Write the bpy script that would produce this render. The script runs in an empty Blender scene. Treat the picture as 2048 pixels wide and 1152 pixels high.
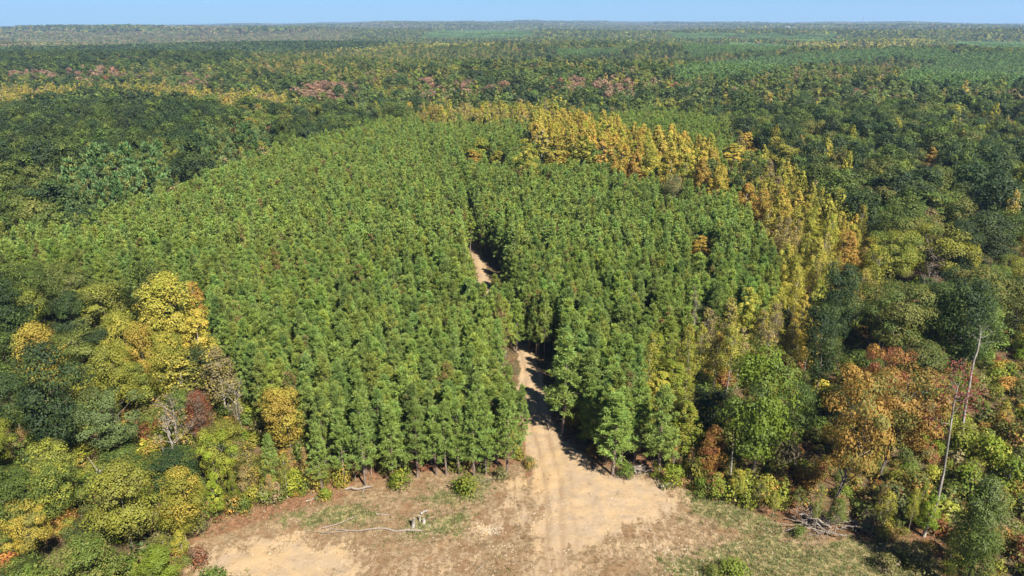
import bpy, math, random
import numpy as np
from mathutils import Vector, Matrix

# ------------------------------------------------------------------ camera, sky, sun, exposure
S = bpy.context.scene
COL = S.collection
CAM_H = 60.0
PITCH = math.radians(20.06)
FPX = 1462.0                     # focal length in pixels of the 2048 px wide photograph
SUN_ELEV = math.radians(47)
SUN_AZ = math.radians(32)        # sun stands behind the camera, this far to the right
cam_d = bpy.data.cameras.new('camera'); cam = bpy.data.objects.new('camera', cam_d); COL.objects.link(cam)
cam_d.sensor_width = 36; cam_d.lens = 36 * FPX / 2048; cam_d.clip_start = .5; cam_d.clip_end = 60000
cam.location = (0, 0, CAM_H); cam.rotation_euler = (math.pi / 2 - PITCH, 0, 0)
S.camera = cam
W = bpy.data.worlds.new("World"); S.world = W; W.use_nodes = True
wn = W.node_tree.nodes; wl = W.node_tree.links
bg = wn['Background']; sky = wn.new('ShaderNodeTexSky')
sky.sky_type = 'NISHITA'; sky.sun_disc = False
sky.sun_elevation = SUN_ELEV
sky.sun_rotation = math.radians(180) - SUN_AZ
sky.altitude = 200; sky.air_density = 1.0; sky.dust_density = 0.0; sky.ozone_density = 4.0
bg.inputs['Strength'].default_value = 0.05
tn = wn.new('ShaderNodeMix'); tn.data_type = 'RGBA'; tn.blend_type = 'MULTIPLY'; tn.inputs[0].default_value = 1; tn.inputs[7].default_value = (.29, .56, .90, 1)
wl.new(sky.outputs[0], tn.inputs[6]); wl.new(tn.outputs[2], bg.inputs[0])
sun_d = bpy.data.lights.new('sun', 'SUN'); sun = bpy.data.objects.new('sun', sun_d); COL.objects.link(sun)
sun_d.energy = 4.9; sun_d.angle = math.radians(.55); sun_d.color = (1.0, .95, .86)
to_sun = Vector((math.sin(SUN_AZ) * math.cos(SUN_ELEV), -math.cos(SUN_AZ) * math.cos(SUN_ELEV), math.sin(SUN_ELEV)))
sun.rotation_euler = to_sun.to_track_quat('Z', 'Y').to_euler(); sun.location = (0, 0, 200)
S.view_settings.view_transform = 'Standard'; S.view_settings.look = 'None'
S.view_settings.exposure = 1.42; S.view_settings.gamma = 1
S.view_settings.use_curve_mapping = False
S.cycles.max_bounces = 5; S.cycles.diffuse_bounces = 2; S.cycles.transmission_bounces = 3
S.cycles.volume_bounces = 0

rng = np.random.default_rng(11)
random.seed(5)

# ------------------------------------------------------------------ geometry of the place
def smooth(a, b, x):
    t = np.clip((np.asarray(x, float) - a) / (b - a), 0, 1); return t * t * (3 - 2 * t)
def T(x, y):
    x = np.asarray(x, float); y = np.asarray(y, float)
    d = np.hypot(x, y)
    near = -3.5 * smooth(42, 90, -x) * smooth(150, 60, y) - 2.5 * smooth(60, 110, x) * smooth(200, 80, y)
    near = near + 0.25 * np.sin(x * .13 + 1) * np.sin(y * .11) 
    w = smooth(380, 700, d)
    mid = w * (4.5 * np.sin(x / 170 + .6) * np.cos(y / 120) + 6.5 * np.sin(y / 125 + x / 300 + 2.) - 2)
    w2 = smooth(1200, 3000, d)
    far = w2 * (12 * np.sin(y / 420 + x / 900) + 8 * np.sin(x / 640 - y / 1500 + 1))
    a = x / np.maximum(d, 1)
    w3 = smooth(4500, 8500, d)
    ridge = w3 * (24 - 88 * smooth(.10, .60, -a) - 22 * smooth(.2, .6, a) + 5 * np.sin(a * 31) + 3 * np.sin(a * 73))
    return near + mid + far + ridge
cp, sp = math.cos(PITCH), math.sin(PITCH)
def proj(x, y, z):
    dz = z - CAM_H; depth = y * cp - dz * sp; up = y * sp + dz * cp
    depth = np.maximum(depth, .1)
    return 1024 + FPX * x / depth, 576 - FPX * up / depth, depth
def unproj(px, py, h=0.0):
    """the point of the ray through a pixel of the photograph that lies h above the ground"""
    X = (px - 1024) / FPX; Y = (576 - py) / FPX
    d = Vector((X, cp + Y * sp, -sp + Y * cp)); z = h
    if py < 330:                       # shallow ray: march to the first crossing
        ts = np.geomspace(60, 20000, 6000); zz = CAM_H + d.z * ts; k = zz < T(d.x * ts, d.y * ts) + h
        t = float(ts[int(np.argmax(k))] if k.any() else ts[-1]); return d.x * t, d.y * t
    for _ in range(12):
        t = (z - CAM_H) / d.z; x, y = d.x * t, d.y * t; z = float(T(x, y)) + h
    return x, y
def inside(poly, x, y):
    x = np.asarray(x); y = np.asarray(y); r = np.zeros(x.shape, bool); n = len(poly)
    for i in range(n):
        x0, y0 = poly[i]; x1, y1 = poly[(i + 1) % n]
        c = ((y0 > y) != (y1 > y)) & (x < (x1 - x0) * (y - y0) / ((y1 - y0) if y1 != y0 else 1e-9) + x0)
        r ^= c
    return r
def segdist(pts, x, y, closed=False):
    x = np.asarray(x, float); y = np.asarray(y, float); best = np.full(x.shape, 1e9)
    n = len(pts)
    for i in range(n if closed else n - 1):
        ax, ay = pts[i]; bx, by = pts[(i + 1) % n]
        L = (bx - ax) ** 2 + (by - ay) ** 2 + 1e-9
        t = np.clip(((x - ax) * (bx - ax) + (y - ay) * (by - ay)) / L, 0, 1)
        best = np.minimum(best, np.hypot(x - ax - t * (bx - ax), y - ay - t * (by - ay)))
    return best
def sdf(poly, x, y):
    return np.where(inside(poly, x, y), 1, -1) * segdist(poly, x, y, True)
def wpoly(pp): return [unproj(a, b) for a, b in pp]

# ------------------------------------------------------------------ colours (linear base colours)
TINT = {
 'pine': (.185, .248, .050), 'pine_blue': (.165, .235, .056), 'pine_far': (.110, .185, .060), 'pine_yellow': (.215, .255, .046), 'pine_rust': (.180, .120, .050),
 'dark green': (.062, .088, .019), 'deep blue green': (.038, .062, .022), 'mid green': (.108, .146, .026),
 'olive green': (.135, .138, .032), 'yellow green': (.225, .228, .030), 'bright green': (.140, .185, .016),
 'yellow': (.335, .285, .045), 'golden': (.355, .260, .042), 'orange': (.320, .185, .042),
 'rust red': (.220, .080, .035), 'red': (.230, .055, .042), 'dusky pink': (.270, .155, .110),
 'tan': (.220, .175, .080), 'grey brown': (.140, .110, .075), 'pale green': (.120, .155, .052),
}
def jit(c, a=.18):
    f = 1 + rng.uniform(-a, a); return tuple(float(np.clip(v * f * (1 + rng.uniform(-a, a) * .5), .004, .8)) for v in c)

# ------------------------------------------------------------------ materials
def mat(name):
    m = bpy.data.materials.new(name); m.use_nodes = True; nt = m.node_tree
    for n in list(nt.nodes): nt.nodes.remove(n)
    return m, nt.nodes, nt.links
def mathn(N, L, op, a, b=None, c=None):
    n = N.new('ShaderNodeMath'); n.operation = op
    for i, v in enumerate((a, b, c)):
        if v is None: continue
        if hasattr(v, 'links') or hasattr(v, 'is_linked'): L.new(v, n.inputs[i])
        else: n.inputs[i].default_value = v
    return n.outputs[0]
def mixc(N, L, fac, a, b, typ='MIX'):
    n = N.new('ShaderNodeMix'); n.data_type = 'RGBA'; n.blend_type = typ
    for s, v in ((n.inputs[0], fac), (n.inputs[6], a), (n.inputs[7], b)):
        if hasattr(v, 'is_linked'): L.new(v, s)
        else: s.default_value = v if not isinstance(v, tuple) or len(v) == 4 else (*v, 1)
    return n.outputs[2]
def attr(N, name, typ='GEOMETRY'):
    n = N.new('ShaderNodeAttribute'); n.attribute_name = name; n.attribute_type = typ; return n
def noise(N, L, vec, scale, det=3, rough=.55, dist=0):
    n = N.new('ShaderNodeTexNoise'); n.inputs['Scale'].default_value = scale; n.inputs['Detail'].default_value = det
    n.inputs['Roughness'].default_value = rough; n.inputs['Distortion'].default_value = dist
    if vec is not None: L.new(vec, n.inputs['Vector'])
    return n.outputs['Fac']
def ramp(N, L, f, a, b, c0=0., c1=1.):
    n = N.new('ShaderNodeMapRange'); n.inputs[1].default_value = a; n.inputs[2].default_value = b
    n.inputs[3].default_value = c0; n.inputs[4].default_value = c1; n.interpolation_type = 'SMOOTHSTEP'
    L.new(f, n.inputs[0]); return n.outputs[0]
def scalec(N, L, col, f):
    n = N.new('ShaderNodeVectorMath'); n.operation = 'SCALE'; L.new(col, n.inputs[0])
    if hasattr(f, 'is_linked'): L.new(f, n.inputs[3])
    else: n.inputs[3].default_value = f
    return n.outputs[0]

def foliage_material(name, transl=.3, patch=False, rough=.6):
    m, N, L = mat(name)
    t1 = attr(N, 'tint', 'INSTANCER').outputs['Color']
    rnd = attr(N, 'rnd').outputs['Fac']; clp = attr(N, 'clp').outputs['Fac']
    if patch:
        base = mixc(N, L, 1.0, attr(N, 'col').outputs['Color'], t1, 'MULTIPLY')
    else:
        t2 = attr(N, 'tint2', 'INSTANCER').outputs['Color']
        f = ramp(N, L, mathn(N, L, 'MULTIPLY_ADD', rnd, .45, clp), .70, 1.15)
        base = mixc(N, L, f, t1, t2)
    oi = N.new('ShaderNodeObjectInfo').outputs['Random']
    v = mathn(N, L, 'MULTIPLY_ADD', rnd, .42, .78)
    v = mathn(N, L, 'MULTIPLY', v, mathn(N, L, 'MULTIPLY_ADD', clp, .35, .84))
    v = mathn(N, L, 'MULTIPLY', v, mathn(N, L, 'MULTIPLY_ADD', oi, .36, .82))
    base = scalec(N, L, base, v)
    p = N.new('ShaderNodeBsdfPrincipled'); L.new(base, p.inputs['Base Color'])
    p.inputs['Roughness'].default_value = rough; p.inputs['Specular IOR Level'].default_value = .22
    tr = N.new('ShaderNodeBsdfTranslucent')
    L.new(mixc(N, L, 1.0, base, (1.5, 1.45, .8, 1), 'MULTIPLY'), tr.inputs['Color'])
    mx = N.new('ShaderNodeMixShader'); mx.inputs[0].default_value = transl
    L.new(p.outputs[0], mx.inputs[1]); L.new(tr.outputs[0], mx.inputs[2])
    o = N.new('ShaderNodeOutputMaterial'); L.new(mx.outputs[0], o.inputs[0]); return m
M_LEAF = foliage_material('broad_leaves', .32)
M_NEEDLE = foliage_material('pine_needles', .28)
M_PATCH = foliage_material('far_foliage', .2, True)

def bark_material(name, c1, c2, sc=6):
    m, N, L = mat(name)
    tc = N.new('ShaderNodeTexCoord').outputs['Object']
    mp = N.new('ShaderNodeMapping'); mp.inputs['Scale'].default_value = (1, 1, .25); L.new(tc, mp.inputs[0])
    f = ramp(N, L, noise(N, L, mp.outputs[0], sc, 5, .65), .32, .68)
    p = N.new('ShaderNodeBsdfPrincipled'); L.new(mixc(N, L, f, c1, c2), p.inputs['Base Color'])
    p.inputs['Roughness'].default_value = .9; p.inputs['Specular IOR Level'].default_value = .2
    b = N.new('ShaderNodeBump'); b.inputs['Strength'].default_value = .5; b.inputs['Distance'].default_value = .04
    L.new(noise(N, L, mp.outputs[0], sc * 3, 4), b.inputs['Height']); L.new(b.outputs[0], p.inputs['Normal'])
    o = N.new('ShaderNodeOutputMaterial'); L.new(p.outputs[0], o.inputs[0]); return m
M_BARK = bark_material('grey_brown_bark', (.07, .055, .04), (.17, .14, .105))
M_PBARK = bark_material('pine_bark', (.10, .07, .055), (.22, .165, .13))
M_PALE = bark_material('pale_bark', (.13, .11, .085), (.34, .305, .255), 3)
M_DEAD = bark_material('weathered_wood', (.13, .10, .075), (.28, .235, .185), 8)

# ------------------------------------------------------------------ mesh building
class MB:
    def __init__(s): s.v = []; s.n = 0; s.f = []; s.att = []; s.mi = []
    def add(s, v, f, rnd=None, clp=None, mi=0, col=None):
        v = np.asarray(v, float).reshape(-1, 3); f = np.asarray(f, int)
        s.v.append(v); s.f.append(f + s.n); s.n += len(v); k = len(f)
        s.att.append((np.full(k, .5) if rnd is None else rnd, np.full(k, .5) if clp is None else clp,
                      np.zeros((k, 3)) if col is None else col)); s.mi.append(np.full(k, mi, int))
    def build(s, name, mats, attrs=True, smooth_sh=False, usecol=False):
        me = bpy.data.meshes.new(name)
        v = np.concatenate(s.v); me.vertices.add(len(v)); me.vertices.foreach_set('co', v.ravel())
        tot = np.concatenate([np.full(len(f), f.shape[1]) for f in s.f]); idx = np.concatenate([f.ravel() for f in s.f])
        me.loops.add(len(idx)); me.loops.foreach_set('vertex_index', idx)
        me.polygons.add(len(tot)); st = np.concatenate([[0], np.cumsum(tot)[:-1]])
        me.polygons.foreach_set('loop_start', st)
        me.polygons.foreach_set('loop_total', tot)
        for m in mats: me.materials.append(m)
        me.polygons.foreach_set('material_index', np.concatenate(s.mi))
        if smooth_sh: me.polygons.foreach_set('use_smooth', np.ones(len(tot), bool))
        if attrs:
            for i, nm in enumerate(('rnd', 'clp')):
                a = me.attributes.new(nm, 'FLOAT', 'FACE'); a.data.foreach_set('value', np.concatenate([t[i] for t in s.att]))
        if usecol:
            c = np.concatenate([t[2] for t in s.att]); c = np.concatenate([c, np.ones((len(c), 1))], 1)
            a = me.attributes.new('col', 'FLOAT_COLOR', 'FACE'); a.data.foreach_set('color', c.ravel())
        me.update(calc_edges=True); return me
def unit(v): return v / np.maximum(np.linalg.norm(v, axis=-1, keepdims=True), 1e-9)
def leaves(mb, c, nrm, size, g, rnd=None, clp=None, aspect=.62, col=None, mi=0):
    """kite-shaped leaves (or leaf sprays) facing nrm"""
    n = len(c); nrm = unit(nrm); t = unit(np.cross(nrm, unit(g.normal(size=(n, 3))))); b = np.cross(nrm, t)
    s = np.asarray(size).reshape(-1, 1) * .5
    v = np.stack([c - t * s, c - b * s * aspect + t * s * .1, c + t * s + nrm * s * .15, c + b * s * aspect + t * s * .1], 1)
    mb.add(v.reshape(-1, 3), np.arange(4 * n).reshape(-1, 4), g.random(n) if rnd is None else rnd, clp, mi, col)
def tube(mb, pts, rad, sides=6, mi=0, cap=True):
    pts = np.asarray(pts, float); k = len(pts); d = np.gradient(pts, axis=0); d = unit(d)
    ref = np.array([1., 0, 0]) if abs(d[0][0]) < .8 else np.array([0, 1., 0])
    a = unit(np.cross(d, ref)); b = np.cross(d, a); th = np.arange(sides) * 2 * math.pi / sides
    r = np.asarray(rad, float).reshape(-1, 1, 1)
    ring = pts[:, None, :] + r * (np.cos(th)[None, :, None] * a[:, None, :] + np.sin(th)[None, :, None] * b[:, None, :])
    f = []
    for i in range(k - 1):
        for j in range(sides):
            q = (j + 1) % sides; f.append((i * sides + j, i * sides + q, (i + 1) * sides + q, (i + 1) * sides + j))
    mb.add(ring.reshape(-1, 3), f, mi=mi)
    if cap and rad[-1] > .03:
        mb.add(ring[-1], [list(range(sides))], mi=mi)

def pine(H, R, cb, whorls, br, tufts, blades, bl, bw, seed, tmb, cmb, tm=0, cm=0, sides=6):
    """plantation pine: straight stem, whorls of rising branches, tufts of needles"""
    g = np.random.default_rng(seed)
    bend = g.normal(size=2) * .12
    def stem(z): return np.array([bend[0] * math.sin(z / H * 3), bend[1] * math.sin(z / H * 2.5), z])
    zs = np.linspace(-.3, H * .97, 7)
    tube(tmb, [stem(z) for z in zs], [.15 * (1 - max(z, 0) / H) + .02 for z in zs], sides, tm)
    if whorls >= 8:
        for z in np.linspace(cb * .35, cb, 4):             # dead stubs below the crown
            a = g.random() * 6.28; p = stem(z); q = p + np.array([math.cos(a), math.sin(a), .1]) * .8
            tube(tmb, [p, q], [.025, .01], 3, tm)
    C = []; Dv = []; K = []
    for w in range(whorls):
        t = (w + g.uniform(-.3, .3)) / whorls; t = max(t, 0); z = cb + (H - cb) * t
        r = R * (1 - t) ** .66 * (.75 + .25 * min(1, t / .15)) + .1
        a0 = g.random() * 6.28
        for b in range(br):
            if g.random() < .1: continue
            a = a0 + b * 6.283 / br + g.normal() * .2; el = .18 + .75 * t + g.normal() * .12
            L_ = r * g.uniform(.7, 1.15); d = np.array([math.cos(a) * math.cos(el), math.sin(a) * math.cos(el), math.sin(el)])
            p = stem(z)
            if whorls >= 8 and t < .75: tube(tmb, [p, p + d * L_ * .8], [.035, .012], 3, tm, False)
            kc = g.random()
            for q in range(tufts):
                s = 1 - .62 * q / max(tufts - 1, 1)
                off = g.normal(size=3) * .18 * L_ * (1 if q else .3)
                C.append(p + d * L_ * s + off); Dv.append(d * .5 + np.array([0, 0, .75])); K.append(kc)
    C.append(stem(H)); Dv.append(np.array([0, 0, 1.2])); K.append(.5)
    C = np.array(C); Dv = np.array(Dv); K = np.array(K)
    n = len(C) * blades; c = np.repeat(C, blades, 0) + g.normal(size=(n, 3)) * bl * .18
    d = unit(np.repeat(Dv, blades, 0) * .8 + g.normal(size=(n, 3)) * .8); l = bl * g.uniform(.7, 1.25, n)[:, None]
    side = unit(np.cross(d, g.normal(size=(n, 3)) * .6 + np.array([0, 0, 1.]))) * bw * .5
    v = np.stack([c - side * .5, c + side * .5, c + d * l * .6 + side, c + d * l, c + d * l * .6 - side], 1)
    cmb.add(v.reshape(-1, 3), np.arange(5 * n).reshape(-1, 5), g.random(n), np.repeat(K, blades), cm)

def profile(kind, t):
    if kind == 'round': return np.sqrt(np.clip(1 - (2 * t - 1) ** 2, 0, 1)) * (1 - .12 * t) + .0
    if kind == 'spread': return np.sqrt(np.clip(1 - (1.6 * t - .9) ** 2, 0, 1))
    if kind == 'spire': return np.clip((t + .16) / .44, 0, 1) ** .6 * np.clip(1.02 - t, 0, 1) ** .5 * 1.2
    if kind == 'bush': return np.sqrt(np.clip(1 - t * t, 0, 1))
def broadleaf(H, R, cb, kind, nc, nl, ls, seed, tmb, cmb, tm=0, cm=0, limbs=14, rcf=.27, tr=.22, sides=6, up=.25, stems=1, keep=1.):
    g = np.random.default_rng(seed)
    cz = H - cb
    t = g.random(nc) if kind != 'round' else g.beta(1.15, 1.0, nc)
    a = g.random(nc) * 6.283; lob = 1 + .16 * np.sin(a * 3 + g.random() * 6) + .1 * np.sin(a * 5 + t * 7 + g.random() * 6)
    rr = np.sqrt(g.uniform(.12, 1, nc)) * R * profile(kind, t) * lob * .86
    lean = g.normal(size=2) * R * .07
    C = np.stack([np.cos(a) * rr + lean[0] * t, np.sin(a) * rr + lean[1] * t, cb + cz * (t * .9 + .03)], 1)
    rc = R * rcf * g.uniform(.65, 1.35, nc)
    if kind == 'spire': rc *= (1 - .55 * t)
    # stem and limbs
    tops = []
    for s_ in range(stems):
        base = np.array([g.normal() * .25 * (stems > 1), g.normal() * .25 * (stems > 1), -.3])
        aim = np.array([lean[0], lean[1], H * (.86 if kind == 'spire' else .72)]) + (np.array([*g.normal(size=2) * R * .35, 0]) if stems > 1 else 0)
        k = 7; q = np.linspace(0, 1, k)[:, None]; w_ = g.normal(size=2) * R * .06
        P = base + (aim - base) * q; P[:, 0] += np.sin(q[:, 0] * 3.1) * w_[0]; P[:, 1] += np.sin(q[:, 0] * 3.1) * w_[1]
        tube(tmb, P, tr / math.sqrt(stems) * (1 - .85 * q[:, 0]) * np.array([1.25] + [1] * (k - 1)), sides, tm); tops.append(P)
    if limbs:
        for j in g.choice(nc, min(limbs, nc), replace=False):
            P = tops[g.integers(len(tops))]; c = C[j]
            hz = np.clip(c[2] - np.hypot(*(c[:2])) * .8, cb * .75, H * .7)
            u_ = np.clip((hz + .3) / P[-1][2], 0, 1) * 6; i0 = int(min(u_, 5)); st = P[i0] + (P[i0 + 1] - P[i0]) * (u_ - i0)
            m_ = (st + c) / 2 + np.array([0, 0, -.04 * H * .5]) + g.normal(size=3) * .15
            r0 = tr * .42 * (1 - hz / H * .5); tube(tmb, [st, m_, c], [r0, r0 * .6, r0 * .2], max(3, sides - 2), tm, False)
    n = nc * nl; cc = np.repeat(C, nl, 0); rcr = np.repeat(rc, nl)[:, None]
    d = unit(g.normal(size=(n, 3)) + np.array([0, 0, up]))
    p = cc + d * rcr * g.uniform(.7, 1.08, (n, 1)) * np.array([1, 1, {'spire': 1.3, 'spread': .6}.get(kind, .75)])
    out = unit((p - np.array([0, 0, cb + cz * .35])) / np.array([R, R, cz * .6]))
    nr = d * .9 + out * .6 + g.normal(size=(n, 3)) * .42 + np.array([0, 0, .2])
    k_ = g.random(n) < keep
    leaves(cmb, p[k_], nr[k_], (ls * g.uniform(.6, 1.3, n))[k_], g, None, np.repeat(g.random(nc), nl)[k_], mi=cm)

def bare(H, R, seed, tmb, cmb, leaf=0, ls=.25, tr=.16, tm=0, cm=0, depth=4):
    """ascending forked tree with fine twigs and few leaves"""
    g = np.random.default_rng(seed); tips = []
    def grow(p, d, L_, r, k):
        q = p + d * L_; m_ = (p + q) / 2 + g.normal(size=3) * L_ * .06
        tube(tmb, [p, m_, q], [r, r * .82, r * .62], 5 if k > 2 else 3, tm, False)
        if k <= 2: tips.append((q, 1)); tips.append((m_, 1))
        if k == 0: return
        for _ in range(3 if k > 1 else 4):
            nd = unit(d + g.normal(size=3) * .48 + np.array([0, 0, .16])); s = g.uniform(.55, .8)
            grow(p + (q - p) * g.uniform(.55, 1.), nd, L_ * s, r * .52, k - 1)
    L0 = H * .3; p = np.array([0, 0, -.3]); d = unit(np.array([*g.normal(size=2) * .05, 1]))
    q = p + d * L0; tube(tmb, [p, q], [tr * 1.2, tr * .85], 6, tm, False)
    zz = q
    for i in range(5):
        q2 = zz + unit(np.array([*g.normal(size=2) * .13, 1])) * H * .12
        tube(tmb, [zz, q2], [tr * (.85 - .15 * i), tr * (.7 - .15 * i)], 5, tm, False)
        for _ in range(3):
            a = g.random() * 6.28; nd = unit(np.array([math.cos(a) * .75, math.sin(a) * .75, .75]))
            grow(zz + (q2 - zz) * g.random(), nd, R * g.uniform(.35, .62) * (1 - .1 * i), tr * .34 * (1 - .12 * i), depth - 2)
        zz = q2
    if leaf:
        tp = np.array([t[0] for t in tips]); n = leaf; i = g.integers(0, len(tp), n)
        c = tp[i] + g.normal(size=(n, 3)) * .25
        leaves(cmb, c, g.normal(size=(n, 3)) + np.array([0, 0, .5]), ls * g.uniform(.6, 1.3, n), g, None, (i % 7) / 7., mi=cm)

def big_pine(H, R, cb, layers, br, blades, bl, bw, seed, tmb, cmb, tm=0, cm=0):
    """old pine: flat layered boughs, gaps between them"""
    g = np.random.default_rng(seed); zs = np.linspace(-.3, H * .98, 7)
    tube(tmb, [(0, 0, z) for z in zs], [.3 * (1 - max(z, 0) / H) + .03 for z in zs], 6, tm)
    C = []; Dv = []; K = []
    for w in range(layers):
        t = w / layers; z = cb + (H - cb) * t; r = R * (1 - t ** 1.6) * (.75 + .25 * min(1, t / .2)) + .4; a0 = g.random() * 6.28
        for b in range(br):
            if g.random() < .18: continue
            a = a0 + b * 6.283 / br + g.normal() * .25; L_ = r * g.uniform(.6, 1.15); el = .05 + .5 * t
            d = np.array([math.cos(a) * math.cos(el), math.sin(a) * math.cos(el), math.sin(el)]); p = np.array([0, 0, z])
            tube(tmb, [p, p + d * L_ * .5 + np.array([0, 0, -.1]), p + d * L_ * .9], [.07, .04, .015], 4, tm, False); kc = g.random()
            for q in range(7):
                s = .35 + .7 * g.random(); C.append(p + d * L_ * s + g.normal(size=3) * np.array([.16, .16, .06]) * L_ * s)
                Dv.append(d * .3 + np.array([0, 0, .8])); K.append(kc)
    C = np.array(C); Dv = np.array(Dv); K = np.array(K); n = len(C) * blades
    c = np.repeat(C, blades, 0) + g.normal(size=(n, 3)) * bl * .25
    d = unit(np.repeat(Dv, blades, 0) + g.normal(size=(n, 3)) * .6); l = bl * g.uniform(.7, 1.25, n)[:, None]
    side = unit(np.cross(d, g.normal(size=(n, 3)) * .6 + np.array([0, 0, 1.]))) * bw * .5
    v = np.stack([c - side * .5, c + side * .5, c + d * l * .6 + side, c + d * l, c + d * l * .6 - side], 1)
    cmb.add(v.reshape(-1, 3), np.arange(5 * n).reshape(-1, 5), g.random(n), np.repeat(K, blades), cm)

# ------------------------------------------------------------------ tree models, three levels of detail each
# MODEL[kind][lod] = list of (trunk_mesh, crown_mesh, H0, R0); lod 0 near, 1 middle, 2 far
BK = {'pine': M_PBARK, 'bigpine': M_PBARK, 'oak': M_BARK, 'spread': M_BARK, 'poplar': M_PALE, 'thin': M_PALE, 'bare': M_PALE, 'shrub': M_BARK}
LF = {k: (M_NEEDLE if 'pine' in k else M_LEAF) for k in BK}
H0 = {'pine': (13, 1.95), 'bigpine': (20, 4.4), 'oak': (15, 4.6), 'spread': (13, 5.), 'poplar': (18, 2.9), 'thin': (16, 2.4), 'bare': (14, 3.4), 'shrub': (2.4, 1.4)}
def make(kind, lod, seed, a, b, ta=0, cb_=0):
    H, R = H0[kind]
    if kind == 'pine':
        P = [(13, 5, 4, 26, .42, .065), (10, 5, 2, 18, .52, .14), (6, 5, 1, 8, .95, .45)][lod]
        pine(H, R, 3.6, *P, seed, a, b, ta, cb_, 6 if lod == 0 else 4)
    elif kind == 'bigpine':
        P = [(13, 7, 9, .7, .2), (11, 6, 6, 1.0, .36), (8, 5, 3, 1.6, .8)][lod]; big_pine(H, R, 6, *P, seed, a, b, ta, cb_)
    elif kind == 'oak':
        P = [(74, 165, .28), (52, 72, .50), (30, 24, 1.0)][lod]; broadleaf(H, R, 3.6, 'round', *P, seed, a, b, ta, cb_, (22, 10, 0)[lod], sides=(7, 5, 3)[lod])
    elif kind == 'spread':
        P = [(50, 200, .27), (42, 76, .50), (28, 22, 1.1)][lod]; broadleaf(H, R, 5., 'spread', *P, seed, a, b, ta, cb_, (22, 10, 0)[lod], rcf=.25, sides=(7, 5, 3)[lod], stems=(2 if lod == 0 else 1))
    elif kind == 'poplar':
        P = [(115, 80, .27), (76, 42, .46), (34, 16, .95)][lod]; broadleaf(H, R, 4, 'spire', *P, seed, a, b, ta, cb_, (20, 8, 0)[lod], rcf=.28, tr=.17, sides=(6, 5, 3)[lod])
    elif kind == 'thin':
        P = [(95, 34, .25), (60, 20, .40), (30, 9, .85)][lod]; broadleaf(H, R, 5, 'spire', *P, seed, a, b, ta, cb_, (34, 16, 3)[lod], rcf=.34, tr=.15, sides=(6, 4, 3)[lod])
    elif kind == 'bare':
        bare(H, R, seed, a, b, (380, 200, 110)[lod], (.28, .5, .9)[lod], tm=ta, cm=cb_, depth=(5, 4, 3)[lod])
    elif kind == 'shrub':
        P = [(30, 34, .24), (20, 16, .42), (10, 8, .7)][lod]; broadleaf(H, R, .25, 'bush', *P, seed, a, b, ta, cb_, 7, rcf=.46, tr=.05, sides=4, stems=3)
NV = {'pine': (7, 6, 4), 'bigpine': (3, 3, 2), 'oak': (5, 5, 4), 'spread': (3, 3, 2), 'poplar': (5, 5, 3), 'thin': (4, 4, 3), 'bare': (4, 3, 2), 'shrub': (5, 3, 2)}
MODEL = {}; _cache = {}
def model(kind, lod, v):
    """separate trunk and crown meshes for a tree that is a thing of its own"""
    key = (kind, lod, v % NV[kind][lod])
    if key not in _cache:
        a, b = MB(), MB(); make(kind, lod, 100 + hash_(key), a, b)
        _cache[key] = (a.build('trunk', [BK[kind]], False, True), b.build('crown', [LF[kind]]))
    return _cache[key]
def hash_(key): return sum(ord(c) * (i + 1) for i, c in enumerate(key[0])) * 31 + key[1] * 977 + key[2] * 131
def merged(kind, lod, v):
    a = MB(); make(kind, lod, 100 + hash_((kind, lod, v)), a, a, 1, 0)
    return a.build('tree_mass', [LF[kind], BK[kind]])

def obj(name, me, parent=None, loc=(0, 0, 0), rot=(0, 0, 0), sc=(1, 1, 1), **kw):
    o = bpy.data.objects.new(name, me); COL.objects.link(o); o.location = loc; o.rotation_euler = rot; o.scale = sc
    if parent: o.parent = parent
    for k, v in kw.items(): o[k] = v
    return o

# ------------------------------------------------------------------ ground
CLEAR = wpoly([(330, 1240), (372, 1152), (392, 1100), (415, 1050), (520, 1020), (620, 995), (720, 972), (860, 945), (980, 948), (1040, 925), (1062, 900),
               (1056, 850), (1120, 850), (1160, 900), (1185, 935), (1300, 945), (1370, 985), (1480, 1015), (1560, 1050), (1640, 1075), (1740, 1080),
               (1830, 1085), (1880, 1152), (1900, 1240), (1900, 1500), (330, 1500)])
TRACK = [unproj(*p) for p in ((1105, 1200), (1110, 1060), (1105, 960), (1085, 880))] + [(3.4, 108.), (3.4, 120.), (2.6, 127.), (.4, 134.), (-2.4, 141.), (-4.6, 149.), (-6.0, 161.), (-7.4, 175.),
         (-9., 187.), (-11., 200.), (-14., 224.), (-17.5, 255.), (-22., 280.), (-31., 305.), (-41., 327.)]
def fbm(x, y, s, seed):
    g = np.random.default_rng(seed); r = np.zeros(np.shape(x)); a = 1.
    for o in range(5):
        for _ in range(3):
            th = g.random() * 6.28; k = (2 ** o) / s * g.uniform(.8, 1.3)
            r = r + a * np.sin((x * math.cos(th) + y * math.sin(th)) * k * 6.28 + g.random() * 6.28 + .9 * np.sin((x * math.sin(th) - y * math.cos(th)) * k * 4 + g.random() * 6))
        a *= .6
    return r / 4.
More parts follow.
